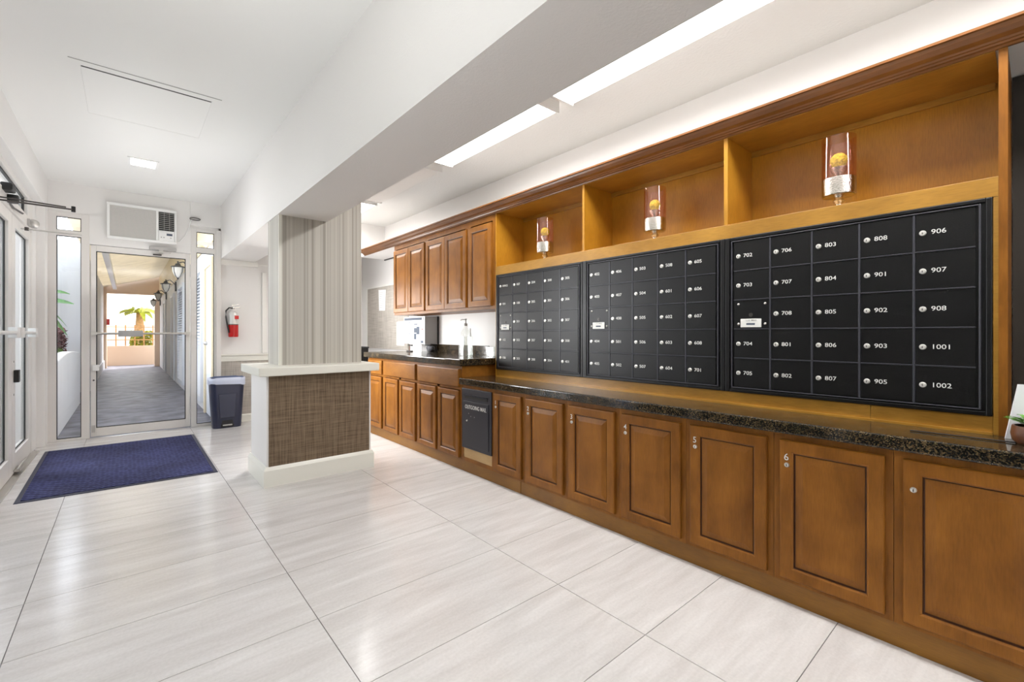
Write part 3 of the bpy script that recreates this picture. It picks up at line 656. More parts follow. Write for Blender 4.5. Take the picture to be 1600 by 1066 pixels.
def carcass(t, y0, y1, z0, z1, x0=FX, x1=2.70, sl=.05, sr=.05, top=.05, bot=.025, mid=None, midz=None):
    mb = MB().box(x0+.02, x1, y0+.001, y0+.015, z0, z1).box(x0+.02, x1, y1-.015, y1-.001, z0, z1).box(x0+.02, x1, y0+.015, y1-.015, z0, z0+.015).box(x1-.01, x1, y0+.015, y1-.015, z0+.015, z1)
    mb.box(x0+.02, x1-.01, y0+.015, y1-.015, z1-.015, z1)
    obj('carcass', mb, 'wood_v', t)
    mb = MB().box(x0, x0+.02, y0+.0008, y0+sl, z0, z1).box(x0, x0+.02, y1-sr, y1-.0008, z0, z1).box(x0, x0+.02, y0+sl, y1-sr, z1-top, z1).box(x0, x0+.02, y0+sl, y1-sr, z0, z0+bot)
    if mid: mb.box(x0, x0+.02, mid-.02, mid+.02, z0+bot, z1-top)
    if midz: mb.box(x0, x0+.02, y0+sl, y1-sr, midz-.012, midz+.012)
    obj('face_frame', mb, 'wood_v', t)
for i, (a, b, num) in enumerate(cabs):
    if num: lab = 'low wood cabinet %s, its door numbered %s' % (('beside the mail drop', 'second from the mail drop', 'third from the mail drop', 'in the middle of the low row', 'under the right mailbox bank', 'near the camera under door 808')[i], num)
    elif i == 6: lab = 'low stained wood cabinet at the right edge, lock but no number'
    else: lab = 'low stained wood cabinet beside the camera, %s of those out of view' % ('first', 'second', 'third')[i-7]
    t = thing('base_cabinet', (FX+.27, (a+b)/2, .092), lab, 'cabinet', 'low base cabinets under the mail wall')
    carcass(t, a, b, .092, .732)
    raised_door(t, a+.024, b-.028 if i else b-.022, .112, .704, num, .6)
# outgoing mail cabinet
t = thing('mail_drop_cabinet', (FX+.27, 2.96, .092), 'low cabinet holding the dark outgoing mail drop box', 'cabinet')
carcass(t, 2.747, 3.176, .092, .732, sl=.02, sr=.02, top=.03, bot=.03)
obj('filler_board', MB().box(FX+.004, FX+.018, 2.767, 3.156, .122, .21), 'ply', t, label='pale unstained board below the mail box')
db = obj('mail_drop', MB().box(2.150, 2.40, 2.762, 3.168, .205, .702), 'mailpanel', t, bevel=.003)
obj('drop_door', MB().box(2.1455, 2.150, 2.795, 3.135, .232, .60), 'mailpanel', db, bevel=.002)
obj('mail_slot', MB().box(2.1475, 2.1503, 2.812, 3.122, .622, .640), 'black', db)
obj('slot_hood', MB().prism([(2.150, .642), (2.142, .645), (2.142, .648), (2.150, .652)], 'Y', 2.806, 3.128), 'mailpanel', db)
tx = text_mb('OUTGOING MAIL', .046); w = max(v[0] for v in tx.v); tx.v = [(2.1448-v[2], 3.112-v[0]*.292/w, .552+v[1]) for v in tx.v]
obj('lettering', tx, 'letter', db)
for yy, zz in ((3.08, .445), (3.03, .478), (2.98, .478), (3.06, .50)): obj('scuff', MB().lathe([(.004, .0006), (.004, 0)], (2.1449, yy, zz), 8, 'X'), 'grey', db)
lock(db, 2.1455, 3.085, .438, .007)

# kick board
struct('baseboard_right', MB().box(KX, KX+.02, -1.29, 2.434, 0, .0915).box(KX, KX+.02, 2.438, 5.12, 0, .0915), 'kick', bevel=.002)

# low granite worktop
def slab(name, x0, x1, y0, y1, z0, z1, label):
    o = obj(name, MB().box(x0, x1, y0, y1, z0, z1), 'granite', None, bevel=.008, seg=3)
    return tag(o, label, 'countertop')
slab('granite_countertop', 2.122, 2.74, -1.29, 3.172, .733, .787, 'long low dark speckled granite counter along the mail wall')

# high cabinets
hz0, hz1 = .092, .883
A = [(4.70, 5.115, 1, 'farthest high base cabinet, half hidden by the striped column'), (3.938, 4.70, 2, 'middle high base cabinet with one wide drawer over two doors'), (3.177, 3.938, 2, 'high base cabinet with wide drawer, beside the mail drop')]
for a, b, n, lab in A:
    t = thing('tall_base_cabinet', (FX+.27, (a+b)/2, hz0), lab, 'cabinet', 'high base cabinets at the far end')
    carcass(t, a, b, hz0, hz1, mid=(a+b)/2 if n == 2 else None, midz=.692, sl=.03, sr=.03, top=.03, bot=.02)
    if n == 2:
        c = (a+b)/2+.008
        raised_door(t, a+.03, c-.024, .104, .675, st=.05); raised_door(t, c+.016, b-.018, .104, .675, st=.05)
    else: raised_door(t, a+.04, b-.02, .104, .675, st=.05)
    ya, yb = (a+.03, b-.018)
    obj('drawer_front', rings_panel([(0, .02), (0, .005), (.003, .001), (.008, 0)], ya, yb, .704, .858, DX), 'wood_h', t)
obj_end = obj('end_panel', MB().box(FX+.02, 2.74, 3.1745, 3.1765, .787, .883), 'wood_h', bpy.data.objects['tall_base_cabinet.002'])
ct = thing('granite_countertop_raised', (2.45, 4.15, .885), 'higher dark granite counter at the far end, with backsplash', 'countertop')
ct.name = 'granite_countertop.001'
obj('worktop', MB().box(2.118, XR, 3.150, 5.17, .884, .943), 'granite', ct, bevel=.008, seg=3)
obj('backsplash', MB().box(2.752, XR, 3.60, 4.72, .943, 1.035), 'granite', ct, bevel=.003)

# upper cabinets
U = [(4.233, 4.985, 2, 'farthest wall cabinet, two golden doors, left of the row'), (3.458, 4.233, 2, 'middle wall cabinet with two raised panel doors'), (3.052, 3.458, 1, 'single door wall cabinet next to the mail unit')]
UX = 2.400
for a, b, n, lab in U:
    t = thing('wall_cabinet', (2.6, (a+b)/2, 1.375), lab, 'cabinet', 'wall cabinets over the raised counter')
    carcass(t, a, b, 1.375, 2.195, x0=UX+.02, x1=2.776, sl=.04, sr=.04, top=.05, bot=.03)
    if n == 2:
        c = (a+b)/2
        raised_door(t, a+.016, c-.001, 1.402, 2.13, x=UX, st=.055); raised_door(t, c+.001, b-.016, 1.402, 2.13, x=UX, st=.055)
    else: raised_door(t, a+.04, b-.022, 1.402, 2.13, x=UX, st=.055)

# crown moulding along the whole run
cp = [(2.425, 2.198), (2.414, 2.198), (2.411, 2.206), (2.402, 2.208), (2.398, 2.214), (2.392, 2.216), (2.386, 2.222), (2.366, 2.230), (2.350, 2.244), (2.346, 2.256), (2.336, 2.258), (2.336, 2.268), (2.425, 2.268)]
struct('trim_10', MB().prism(cp, 'Y', YB, 5.86), 'crownw')

# open display unit with the mailbox wall
MX = 2.420
ds = thing('display_shelf_unit', (2.58, 1.57, .787), 'golden maple surround with three open display niches above the mailboxes', 'shelf unit')
obj('niche_back', MB().box(2.735, 2.745, .105, 3.035, 1.735, 2.20), 'maple_v', ds)
obj('niche_ceiling', MB().box(2.42, 2.745, .105, 3.035, 2.196, 2.203), 'maple', ds)
obj('ledger', MB().box(2.722, 2.735, .117, 3.03, 2.168, 2.196), 'maple', ds)
obj('niche_shelf', MB().box(MX+.018, 2.735, .105, 3.035, 1.715, 1.733), 'maple', ds)
obj('front_rail', MB().box(MX-.004, MX+.018, .096, 3.038, 1.662, 1.735), 'maple', ds, bevel=.0015)
for a, b in ((3.034, 3.046), (2.056, 2.074), (1.072, 1.092)):
    obj('divider', MB().box(MX-.002 if a > 3 else MX, 2.735, a, b, 1.735 if a < 3 else .787, 2.197), 'maple_v', ds)
obj('divider', MB().box(MX-.004, 2.74, .073, .096, .787, 2.197), 'wood_v', ds)
obj('base_strip', MB().box(MX+.002, MX+.02, .47, 3.034, .787, .8545), 'maple', ds)
obj('base_strip', MB().box(MX+.002, MX+.02, .110, .4685, .787, .8545), 'maple', ds)
obj('side_batten', MB().box(MX-.002, MX+.02, .096, .1095, .787, 1.662), 'maple', ds)
obj('strip_cap', MB().box(MX-.010, MX+.002, .110, 3.034, .787, .796), 'maple', ds)

struct('trim_11', MB().box(XR-.014, XR, 4.99, 6.02, 2.19, 2.204), 'dark_metal')
# mailbox banks: 5 x 5 doors, one of them the carrier plate
N1 = [['OFFICE', '101', None, '102', '106'], ['107', '108', '201', '202', '203'], ['204', '205', '206', '207', '208'], ['300', '301', '302', '303', '304'], ['305', '306', '307', '308', '401']]
N2 = [['402', '403', None, '404', '405'], ['406', '407', '408', '501', '502'], ['503', '504', '505', '506', '507'], ['508', '601', '602', '603', '604'], ['605', '606', '607', '608', '701']]
N3 = [['702', '703', None, '704', '705'], ['706', '707', '708', '801', '802'], ['803', '804', '805', '806', '807'], ['808', '901', '902', '903', '905'], ['906', '907', '908', '1001', '1002']]
ZT, ZB, ROW = 1.636, .882, (1.636-.882)/5
def bank(yR, yL, dR, dL, nums, lab):
    """yL > yR; doors run from dL (first column) down to dR"""
    t = thing('mailbox_bank', (MX, (yL+yR)/2, .855), lab, 'mailboxes', 'three banks of black mailboxes')
    cw = (dL-dR)/5
    mb = MB()
    mb.box(MX+.001, MX+.018, yR+.0008, yL-.0008, .855, 1.6615)                                     # back plate
    mb.box(MX-.010, MX+.001, yR+.0008, dR-.022, .855, 1.6615); mb.box(MX-.010, MX+.001, dL+.016, yL-.0008, .855, 1.6615)
    mb.box(MX-.010, MX+.001, dR-.022, dL+.016, ZT+.010, 1.6615); mb.box(MX-.010, MX+.001, dR-.022, dL+.016, .855, ZB-.010)
    obj('outer_frame', mb, 'mailbox', t, bevel=.003)
    mb = MB()
    mb.box(MX-.0105, MX+.001, dR-.010, dR-.004, ZB-.006, ZT+.006).box(MX-.0105, MX+.001, dL+.004, dL+.010, ZB-.006, ZT+.006)
    mb.box(MX-.0105, MX+.001, dR-.004, dL+.004, ZT+.001, ZT+.006).box(MX-.0105, MX+.001, dR-.004, dL+.004, ZB-.006, ZB-.001)
    obj('inner_frame', mb, 'mailedge', t, bevel=.002)
    mb = MB()
    for k in range(1, 5): mb.box(MX-.008, MX+.001, dR+k*cw-.0038, dR+k*cw+.0038, ZB, ZT)
    for k in range(1, 5):
        for c in range(5): mb.box(MX-.0085, MX+.001, dR+c*cw+.0038, dR+(c+1)*cw-.0038, ZB+k*ROW-.0026, ZB+k*ROW+.0026)
    obj('grid_bars', mb, 'mailedge', t, bevel=.0012)
    dm = None
    for c in range(5):
        for r in range(5):
            y1 = dL-c*cw-.0048; y0 = dL-(c+1)*cw+.0048; z1 = ZT-r*ROW-.0036; z0 = ZT-(r+1)*ROW+.0036
            if r in (0,): z1 = ZT-.0015
            nm = nums[c][r]; yc, zc = (y0+y1)/2, (z0+z1)/2
            if nm is None:
                p = obj('carrier_panel', MB().box(MX-.004, MX+.001, y0, y1, z0, z1), 'mailbox', t, bevel=.001)
                for yy in (y1-.022, y0+.018):
                    for zz in (z1-.020, z0+.022): obj('bolt', MB().lathe([(.0065, .001), (.0065, -.002), (.004, -.0045), (0, -.005)], (MX-.004, yy, zz), 12, 'X'), 'steel', p, auto=50)
                obj('carrier_lock', MB().lathe([(.010, .001), (.010, -.002), (.004, -.002), (.004, -.005), (0, -.005)], (MX-.004, yc+.002, zc-.004), 14, 'X'), 'dark_metal', p)
                pl = obj('carrier_plate', MB().box(MX-.009, MX-.005, y0+.035, y1-.033, z0+.004, z0+.048), 'plate', p, bevel=.002)
                tm = text_negx('U.S. MAIL', .0135, MX-.0092, y1-.060, z0+.040); obj('plate_text', tm, 'grey', p)
                obj('plate_bar', MB().box(MX-.0096, MX-.009, y0+.065, y1-.062, z0+.017, z0+.026), 'ink', p)
                continue
            dn = obj('mailbox_door', MB().box(MX-.006, MX+.001, y0, y1, z0, z1), 'mailbox', t, bevel=.0012)
            lock(dn, MX-.006, y1-.022, zc-.002, .0108)
            obj('number', text_negx(nm, .026 if nm != 'OFFICE' else .022, MX-.0068, y1-.046, zc-.001, 1.15 if nm != 'OFFICE' else 1), 'letter', dn)
            obj('key_slot', box(MX-.0132, MX-.0122, y1-.0222, y1-.0198, zc-.006, zc+.001), 'black', dn)
bank(2.065, 3.034, 2.104, 3.000, N1, 'left bank of black mailboxes, first door marked OFFICE')
bank(1.082, 2.065, 1.128, 2.014, N2, 'middle bank of black mailboxes, doors 402 to 701')
bank(.110, 1.082, .150, 1.041, N3, 'right bank of black mailboxes, doors 702 to 1002')

# candle holders with a yellow ball in each
def holder(x, y, lab, lab2):
    z = 1.733
    t = thing('candle_holder', (x, y, z), lab, 'candle holder', 'blush glass candle holders in the niches')
    obj('foot', MB().lathe([(0, 0), (.038, 0), (.040, .004), (.030, .012), (.014, .020), (.012, .028), (.020, .036), (.024, .044), (.016, .052), (.014, .060), (.045, .064), (.060, .066), (0, .067)], (x, y, z), 24), 'mercury', t, auto=60)
    obj('silver_base', MB().lathe([(.0655, .067), (.0665, .12), (.0655, .145), (.0645, .145), (.063, .07)], (x, y, z), 32), 'mercury', t, auto=60)
    obj('glass_cylinder', MB().lathe([(.0665, .146), (.0668, .335), (.0645, .335), (.0645, .146)], (x, y, z), 36), 'pink', t, auto=60)
    obj('inner_cup', MB().lathe([(.016, .067), (.018, .165), (.03, .182), (.034, .198), (.03, .198), (0, .188)], (x, y, z), 20), 'mercury', t, auto=60)
    b = obj('decorative_ball', MB().sphere((x, y, z+.232), .034, 22, 14, jit=.05), 'moss', None, smooth=True)
    tag(b, lab2, 'ball', 'yellow balls in the candle holders')
holder(2.52, 2.545, 'blush glass cylinder candle holder in the leftmost niche', 'yellow mossy ball inside the leftmost candle holder')
holder(2.52, 1.567, 'blush glass cylinder candle holder in the middle niche', 'yellow mossy ball inside the middle candle holder')
holder(2.52, .606, 'blush glass cylinder candle holder in the rightmost niche', 'yellow mossy ball inside the rightmost candle holder')

# ---------------------------------------------------------------- things on and over the counters
# pump jug
j = thing('pump_bottle', (2.52, 3.64, .943), 'large clear sanitizer bottle with a pump on the raised counter', 'bottle')
jx, jy = 2.52, 3.645
rg = [[(x, y, z) for x, y in rrect(jx, jy, w, w, r)] for z, w, r in ((.944, .105, .02), (.95, .112, .02), (1.12, .112, .02), (1.145, .105, .022), (1.19, .07, .03), (1.225, .036, .017), (1.24, .032, .0155))]
obj('bottle_body', loft(MB(), rg), 'jug', j, auto=50)
rg = [[(x, y, z) for x, y in rrect(jx, jy, w, w, r)] for z, w, r in ((.947, .100, .018), (1.128, .104, .018), (1.13, .09, .018))]
obj('gel', loft(MB(), rg), 'gel', j, auto=50)
obj('pump', MB().lathe([(.017, 1.235), (.017, 1.258), (.006, 1.262), (.005, 1.29), (.011, 1.294), (.011, 1.304), (0, 1.305)], (jx, jy, 0), 16).tube([(jx, jy, 1.298), (jx-.02, jy+.04, 1.298), (jx-.022, jy+.052, 1.290)], .005, 8), 'grey', j, auto=50)
# wall terminal box with sheets
tb = thing('notice_box', (2.7, 4.8, 1.04), 'white instruction box fixed to the wall under the cabinets', 'notice box')
obj('box_body', MB().box(2.602, XR-.004, 4.58, 5.08, 1.04, 1.357), 'grey', tb, bevel=.003)
obj('back_edge', MB().box(2.765, XR, 4.57, 4.58, 1.035, 1.36), 'black', tb)
obj('front_sign', MB().box(2.597, 2.602, 4.578, 5.085, 1.037, 1.358), 'paper2', tb)
obj('header_band', MB().box(2.5955, 2.597, 4.60, 5.07, 1.318, 1.346), 'ink', tb)
obj('header_mark', MB().box(2.5945, 2.5955, 4.61, 4.64, 1.322, 1.342), 'paper2', tb)
obj('diagram', MB().box(2.5955, 2.597, 4.70, 4.77, 1.15, 1.24).box(2.5955, 2.597, 4.77, 4.83, 1.17, 1.225).box(2.5955, 2.597, 4.775, 4.83, 1.09, 1.16).box(2.5955, 2.597, 4.75, 4.83, 1.262, 1.275).box(2.5955, 2.597, 4.61, 4.67, 1.05, 1.078), 'ink', tb)
obj('side_notes', MB().box(2.5955, 2.597, 4.92, 4.98, 1.285, 1.292).box(2.5955, 2.597, 4.92, 4.98, 1.155, 1.161), 'ink', tb)
obj('red_notes', MB().box(2.5955, 2.597, 4.615, 4.655, 1.23, 1.236).box(2.5955, 2.597, 4.61, 4.655, 1.205, 1.218).box(2.5955, 2.597, 4.615, 4.65, 1.185, 1.190), 'redink', tb)
sh = obj('paper_sheet', MB().box(2.60, 2.603, 5.09, 5.29, 1.01, 1.308), 'paper', None)
tag(sh, 'plain white sheet standing out from the left side of the notice box', 'paper')
ca = thing('table_stand', (2.6, 4.9, .943), 'small white card stand with copper rod, under the notice box', 'stand')
obj('card', MB().box(2.60, 2.606, 4.66, 4.86, .944, 1.03), 'paper', ca)
obj('rod', MB().tube([(2.59, 4.93, .95), (2.59, 4.93, 1.03)], .006), 'potw', ca)
obj('rod_foot', MB().box(2.57, 2.61, 4.87, 4.97, .9435, .955), 'dark_metal', ca)
obj('rod_cap', MB().box(2.58, 2.60, 4.87, 4.96, 1.012, 1.026), 'dark_metal', ca)
pc = thing('zip_pouch', (2.67, 4.60, .944), 'small black and white patterned pouch on the raised counter', 'pouch')
mb = MB(); mb.sphere((2.68, 4.60, .990), .05, 14, 8, sq=(.7, 1.3, .82), jit=.05)
obj('pouch_body', mb, plain('patterned_cloth', (.10, .10, .11), .7, noise=.95, nscale=45), pc, smooth=True)
obj('pouch_flap', MB().box(2.645, 2.715, 4.545, 4.655, 1.02, 1.028), 'black', pc)
pb = thing('plastic_container', (2.66, 3.36, .943), 'clear plastic container between the bottle and the mail unit', 'container')
rg = [[(x, y, z) for x, y in rrect(2.66, 3.33, w, w, .02)] for z, w in ((.944, .15), (1.0, .165), (1.035, .17), (1.035, .16), (.95, .14))]
obj('container_body', loft(MB(), rg), 'gel', pb, auto=50)
obj('container_contents', MB().box(2.60, 2.72, 3.27, 3.39, .953, .985), 'paper', pb)
# bulletin area on the wall beyond
bw = thing('pin_board', (XR-.01, 5.6, .95), 'pale grasscloth pin board on the wall behind the far counter', 'pin board')
obj('board_face', MB().box(XR-.012, XR, 5.31, 6.60, .944, 1.825), 'weave2', bw)
obj('board_frame', MB().box(XR-.018, XR, 5.31, 6.63, 1.825, 1.85).box(XR-.018, XR, 6.60, 6.63, .944, 1.825), 'trim', bw)
ns = obj('pinned_sheet', MB().add([(XR-.014, 6.20, 1.79), (XR-.014, 5.96, 1.775), (XR-.014, 5.99, 1.482), (XR-.014, 6.18, 1.488), (XR-.017, 6.20, 1.79), (XR-.017, 5.96, 1.775), (XR-.017, 5.99, 1.482), (XR-.017, 6.18, 1.488)], [(0, 1, 2, 3), (7, 6, 5, 4), (0, 4, 5, 1), (1, 5, 6, 2), (2, 6, 7, 3), (3, 7, 4, 0)]), 'paper')
tag(ns, 'white printed sheet pinned to the pale board left of the wall cabinets', 'paper')
for k in range(9): obj('print_line', MB().box(XR-.0178, XR-.017, 6.0+.005*(k % 3), 6.16, 1.74-k*.026, 1.743-k*.026), 'grey', ns)
st = thing('pedestal_stand', (2.18, 5.42, 0), 'narrow black stand just past the far end of the raised counter', 'stand')
obj('stand_body', MB().box(2.125, 2.235, 5.30, 5.52, 0, .98), 'black', st, bevel=.006)
obj('stand_lid', MB().box(2.120, 2.240, 5.295, 5.525, .98, 1.0), 'gasket', st, bevel=.004)
# right edge: plant, white stand, cable
pt = thing('potted_plant', (2.30, .02, .787), 'small green plant in a round wood-look pot at the right edge', 'plant')
px, py = 2.305, .005
obj('pot', MB().lathe([(0, 0), (.045, 0), (.056, .012), (.060, .035), (.056, .062), (.050, .062), (.052, .04), (0, .03)], (px, py, .787), 28), 'potw', pt, auto=50)
obj('soil', MB().lathe([(0, 0), (.050, 0), (.050, .006), (0, .01)], (px, py, .787+.048), 20), 'soil', pt)
for k in range(30):
    q = k*2.4+.3; L = random.uniform(.05, .095); up = random.uniform(.010, .045); w = .012
    d = Vector((math.cos(q), math.sin(q), 0)); sd = Vector((-math.sin(q), math.cos(q), 0)); mb = MB(); vs = []
    for i in range(6):
        s_ = i/5; p = Vector((px, py, .787+.052))+d*(L*s_)+Vector((0, 0, up*math.sin(s_*2.0)+.012*s_)); ww = w*math.sin(PI*min(.97, .15+s_*.85))
        vs += [p-sd*ww, p+Vector((0, 0, -.002)), p+sd*ww]
    fs = []
    for i in range(5): fs += [(i*3, i*3+1, i*3+4, i*3+3), (i*3+1, i*3+2, i*3+5, i*3+4)]
    obj('leaf', MB().add(vs, fs), 'leaf', pt, smooth=True)
wf = thing('tabletop_sign', (2.40, -.02, .787), 'white slanted tabletop sign holder behind the plant at the right edge', 'sign')
mb = MB().add([(2.375, .078, .787), (2.45, -.14, .787), (2.395, .048, .98), (2.47, -.165, .98), (2.381, .080, .787), (2.456, -.138, .787), (2.401, .050, .98), (2.476, -.163, .98)],
    [(0, 1, 3, 2), (5, 4, 6, 7), (0, 4, 5, 1), (2, 3, 7, 6), (0, 2, 6, 4), (1, 5, 7, 3)])
obj('sign_face', mb, 'paper2', wf)
obj('sign_foot', MB().box(2.39, 2.46, -.12, .05, .787, .792), 'paper2', wf)
cb = obj('black_cable', MB().tube([(2.272, .32, .7905), (2.275, .24, .7905), (2.281, .15, .7905), (2.286, .07, .7905), (2.30, -.08, .7905), (2.33, -.3, .7905)], .0024, 8), 'black', None, smooth=True)
tag(cb, 'thin black cable lying on the low granite counter near the plant', 'cable')
op = obj('wall_outlet', MB().box(XR-.008, XR, 3.93, 4.0, 1.10, 1.215), 'plate', None, bevel=.002)
tag(op, 'white wall outlet plate over the raised counter', 'outlet')

# ================================================================ OUTSIDE
gx = struct('ground', MB().box(-14, 14, YW+.02, 45, -.30, -.02), 'walkway')
struct('ground_left', MB().box(-14, -.95, YB-3, YW+.02, -.30, -.02), 'walkway')
struct('wall_passage_right', MB().box(.905, 4.5, YW+.12, 21, -.02, 3.7), 'stucco')
struct('wall_passage_right_band', MB().box(.885, .90, YW+.12, 21, 2.42, 3.45), 'cream')
struct('wall_passage_left', MB().box(-5, -.60, 12.5, 20.5, -.02, 3.0), 'stucco')
struct('wall_passage_left_band', MB().box(-.60, -.57, 12.3, 20.5, -.02, .25), 'shutter')
struct('wall_courtyard', MB().box(-5.5, -2.6, YW+2.0, 12.5, -.02, 4.5), 'stucco')
struct('wall_end', MB().box(-.60, 4.5, 20.6, 20.9, 2.54, 3.6).box(-1.2, -.52, 20.5, 20.9, -.02, 3.6).box(.76, 4.5, 20.6, 20.9, -.02, 2.4), 'peach')
struct('wall_low_far', MB().box(-3, 4.5, 22.0, 22.15, -.02, .70), 'peach')
# corrugated roof over the passage
vs = []; fs = []; n = 0; ys = [7.0+i*.125 for i in range(109)]
for i, y in enumerate(ys):
    dz = .035*(1 if i % 2 else -1)
    vs += [(-.62, y, 2.75+dz), (.90, y, 3.22+dz), (-.62, y, 2.762+dz), (.90, y, 3.232+dz)]
for i in range(len(ys)-1):
    a = i*4; fs += [(a, a+1, a+5, a+4), (a+2, a+6, a+7, a+3)]
rf = obj('passage_roof', MB().add(vs, fs), 'roofm', None); rf['kind'] = 'structure'
gp = obj('roof_beam', MB().prism([(-.36, 2.66), (-.26, 2.66), (-.26, 2.79), (-.36, 2.79)], 'Y', YW+.15, 20.5), 'alu_w', None, bevel=.01)
tag(gp, 'long white beam running under the corrugated passage roof', 'beam')
# planter wall with a curved top
ys = [6.98+i*(3.55/24) for i in range(25)]
mb = MB(); vs = []
for i, y in enumerate(ys):
    s_ = i/24; z = .845+.05*math.sin(s_*PI*1.3-.4)+.02*s_
    vs += [(-.60, y, -.02), (-.60, y, z-.01), (-.61, y, z), (-.70, y, z), (-.71, y, z-.01), (-.71, y, -.02)]
fs = []
for i in range(24):
    for k in range(5): fs.append((i*6+k, i*6+k+1, i*6+6+k+1, i*6+6+k))
fs += [(0, 1, 2, 3, 4, 5), tuple(24*6+k for k in (5, 4, 3, 2, 1, 0))]
struct('wall_planter', mb.add(vs, fs), 'stucco')
def leafcloud(mb, c, size, n, ls, mi=0):
    for _ in range(n):
        p = Vector((c[0]+random.uniform(-1, 1)*size[0], c[1]+random.uniform(-1, 1)*size[1], c[2]+random.uniform(-1, 1)*size[2]))
        e = Euler((random.uniform(-1, 1), random.uniform(-1, 1), random.uniform(0, 6.3))).to_matrix(); s_ = ls*random.uniform(.6, 1.3)
        q = [p+e@Vector(v) for v in ((-s_, 0, 0), (0, -s_*.35, .01), (s_, 0, 0), (0, s_*.35, .01))]
        mb.add(q, [(0, 1, 2, 3)], mi)
    return mb
hd = thing('hedge', (-1.0, 9.6, 0), 'dark red leafy hedge behind the white planter wall', 'hedge')
obj('red_foliage', leafcloud(MB(), (-1.16, 10.3, .95), (.32, 1.3, .30), 5200, .06), 'redleaf', hd, kind='stuff')
obj('green_foliage', leafcloud(MB(), (-.96, 9.95, .84), (.14, .9, .06), 900, .05), 'greenleaf', hd, kind='stuff')
def strap_leaf(base, d, L, w, rise, droop, name, mat, par, n=9):
    d = Vector(d).normalized(); sd = Vector((-d.y, d.x, .7)).normalized(); vs = []
    for i in range(n):
        s_ = i/(n-1); p = Vector(base)+d*L*s_+Vector((0, 0, rise*s_-droop*s_*s_)); ww = w*math.sin(PI*min(.985, .06+s_*.94))**.7
        vs += [p-sd*ww+Vector((0, 0, .25*ww)), p, p+sd*ww+Vector((0, 0, .25*ww))]
    fs = []
    for i in range(n-1): fs += [(i*3, i*3+1, i*3+4, i*3+3), (i*3+1, i*3+2, i*3+5, i*3+4)]
    return obj(name, MB().add(vs, fs), mat, par, smooth=True)
bp = thing('banana_plant', (-1.0, 8.45, 0), 'banana plant with broad green leaves by the white courtyard wall', 'plant')
obj('stem', MB().tube([(-1.0, 8.45, 0), (-.98, 8.45, .9), (-1.0, 8.47, 1.7)], .06, 10, r2=.035), 'trunk', bp, smooth=True)
for d, L, w, ri, dr in (((1, .1), .42, .055, .42, .28), ((1, -.25), .48, .06, .12, .12), ((1, .3), .40, .06, .05, .35), ((1, -.1), .40, .07, -.10, .32), ((-1, .2), .5, .07, .3, .4), ((-.5, -1), .5, .07, .4, .3), ((.2, -1), .5, .06, .45, .5)):
    strap_leaf((-1.0, 8.45, 1.55), (*d, 0), L, w, ri, dr, 'leaf', 'banana', bp)
# trees and bushes left of the lobby, seen through the double doors
random.seed(3)
for k, (x, y, z, s_, nm) in enumerate(((-1.6, 11.85, 1.7, .36, 'nearer'), (-8.2, 10.5, 2.6, 1.6, 'farther'))):
    t = thing('tree', (x, y, 0), 'leafy green courtyard tree seen through the left glass doors, the %s one' % nm, 'tree')
    obj('trunk', MB().tube([(x, y, 0), (x+.05, y, z*.5), (x, y, z)], .09, 10, r2=.05), 'trunk', t, smooth=True)
    obj('crown', leafcloud(MB(), (x, y, z+.3), (s_*.8, s_, s_*.8), 2600, .10), 'greenleaf', t, kind='stuff')
for k, (x, y, lab) in enumerate(((-1.6, 5.2, 'low green shrub outside the left double doors'), (-2.0, 7.3, 'rounded green shrub beside the planter wall outside'))):
    t = thing('shrub', (x, y, 0), lab, 'shrub')
    obj('stem', MB().tube([(x, y, 0), (x, y, .5)], .03), 'trunk', t)
    obj('foliage', leafcloud(MB(), (x, y, .55), (.35, .6, .42), 1500, .07), 'greenleaf', t, kind='stuff')
hd = thing('unseen_dark_hedge', (-1.75, .9, 0), 'added unseen dark hedge outside the glazing, darkening the mailbox reflections', 'hedge')  # unseen hedge added so the mailbox doors reflect something dark
obj('added_hedge_core', MB().box(-2.0, -1.65, -2.6, 4.0, 0, 2.5), plain('added_hedge_core', (.02, .035, .012), .9), hd)
obj('foliage', leafcloud(MB(), (-1.72, .7, 1.3), (.25, 3.4, 1.3), 6000, .07), 'banana', hd, kind='stuff')
# palm at the far end
pm = thing('palm_tree', (.42, 25.6, 0), 'sunlit yellow-green palm beyond the end of the passage', 'palm')
obj('trunk', MB().tube([(.45, 25.6, 0), (.42, 25.6, 1.0), (.44, 25.6, 2.05)], .20, 12, r2=.13), 'trunk', pm, smooth=True)
for k in range(20):
    q = k*2*PI/20+random.uniform(-.1, .1); dl = (math.cos(q), math.sin(q), 0)
    strap_leaf((.44, 25.6, 2.02), dl, random.uniform(.5, .85), .10, random.uniform(.3, .9), random.uniform(.3, .8), 'frond', 'palm', pm)
t = thing('garden_fence', (.2, 23.2, 0), 'low ochre garden fence and planting behind the peach wall at the far end', 'fence')
for x in [(-.9+.28*i) for i in range(9)]: obj('post', box(x, x+.04, 23.2, 23.24, 0, 1.5), 'trunk', t)
for z in (.9, 1.15, 1.4): obj('rail', box(-1.0, 1.5, 23.18, 23.2, z, z+.03), 'trunk', t)
bs = thing('bush', (.5, 23.8, 0), 'orange-yellow bush glowing in the sun beyond the passage', 'bush')
obj('stem', MB().tube([(.45, 23.5, -.02), (.45, 23.5, .5)], .03), 'trunk', bs)
obj('foliage', leafcloud(MB(), (.45, 23.5, .75), (.35, .15, .5), 900, .09), 'palm', bs, kind='stuff')
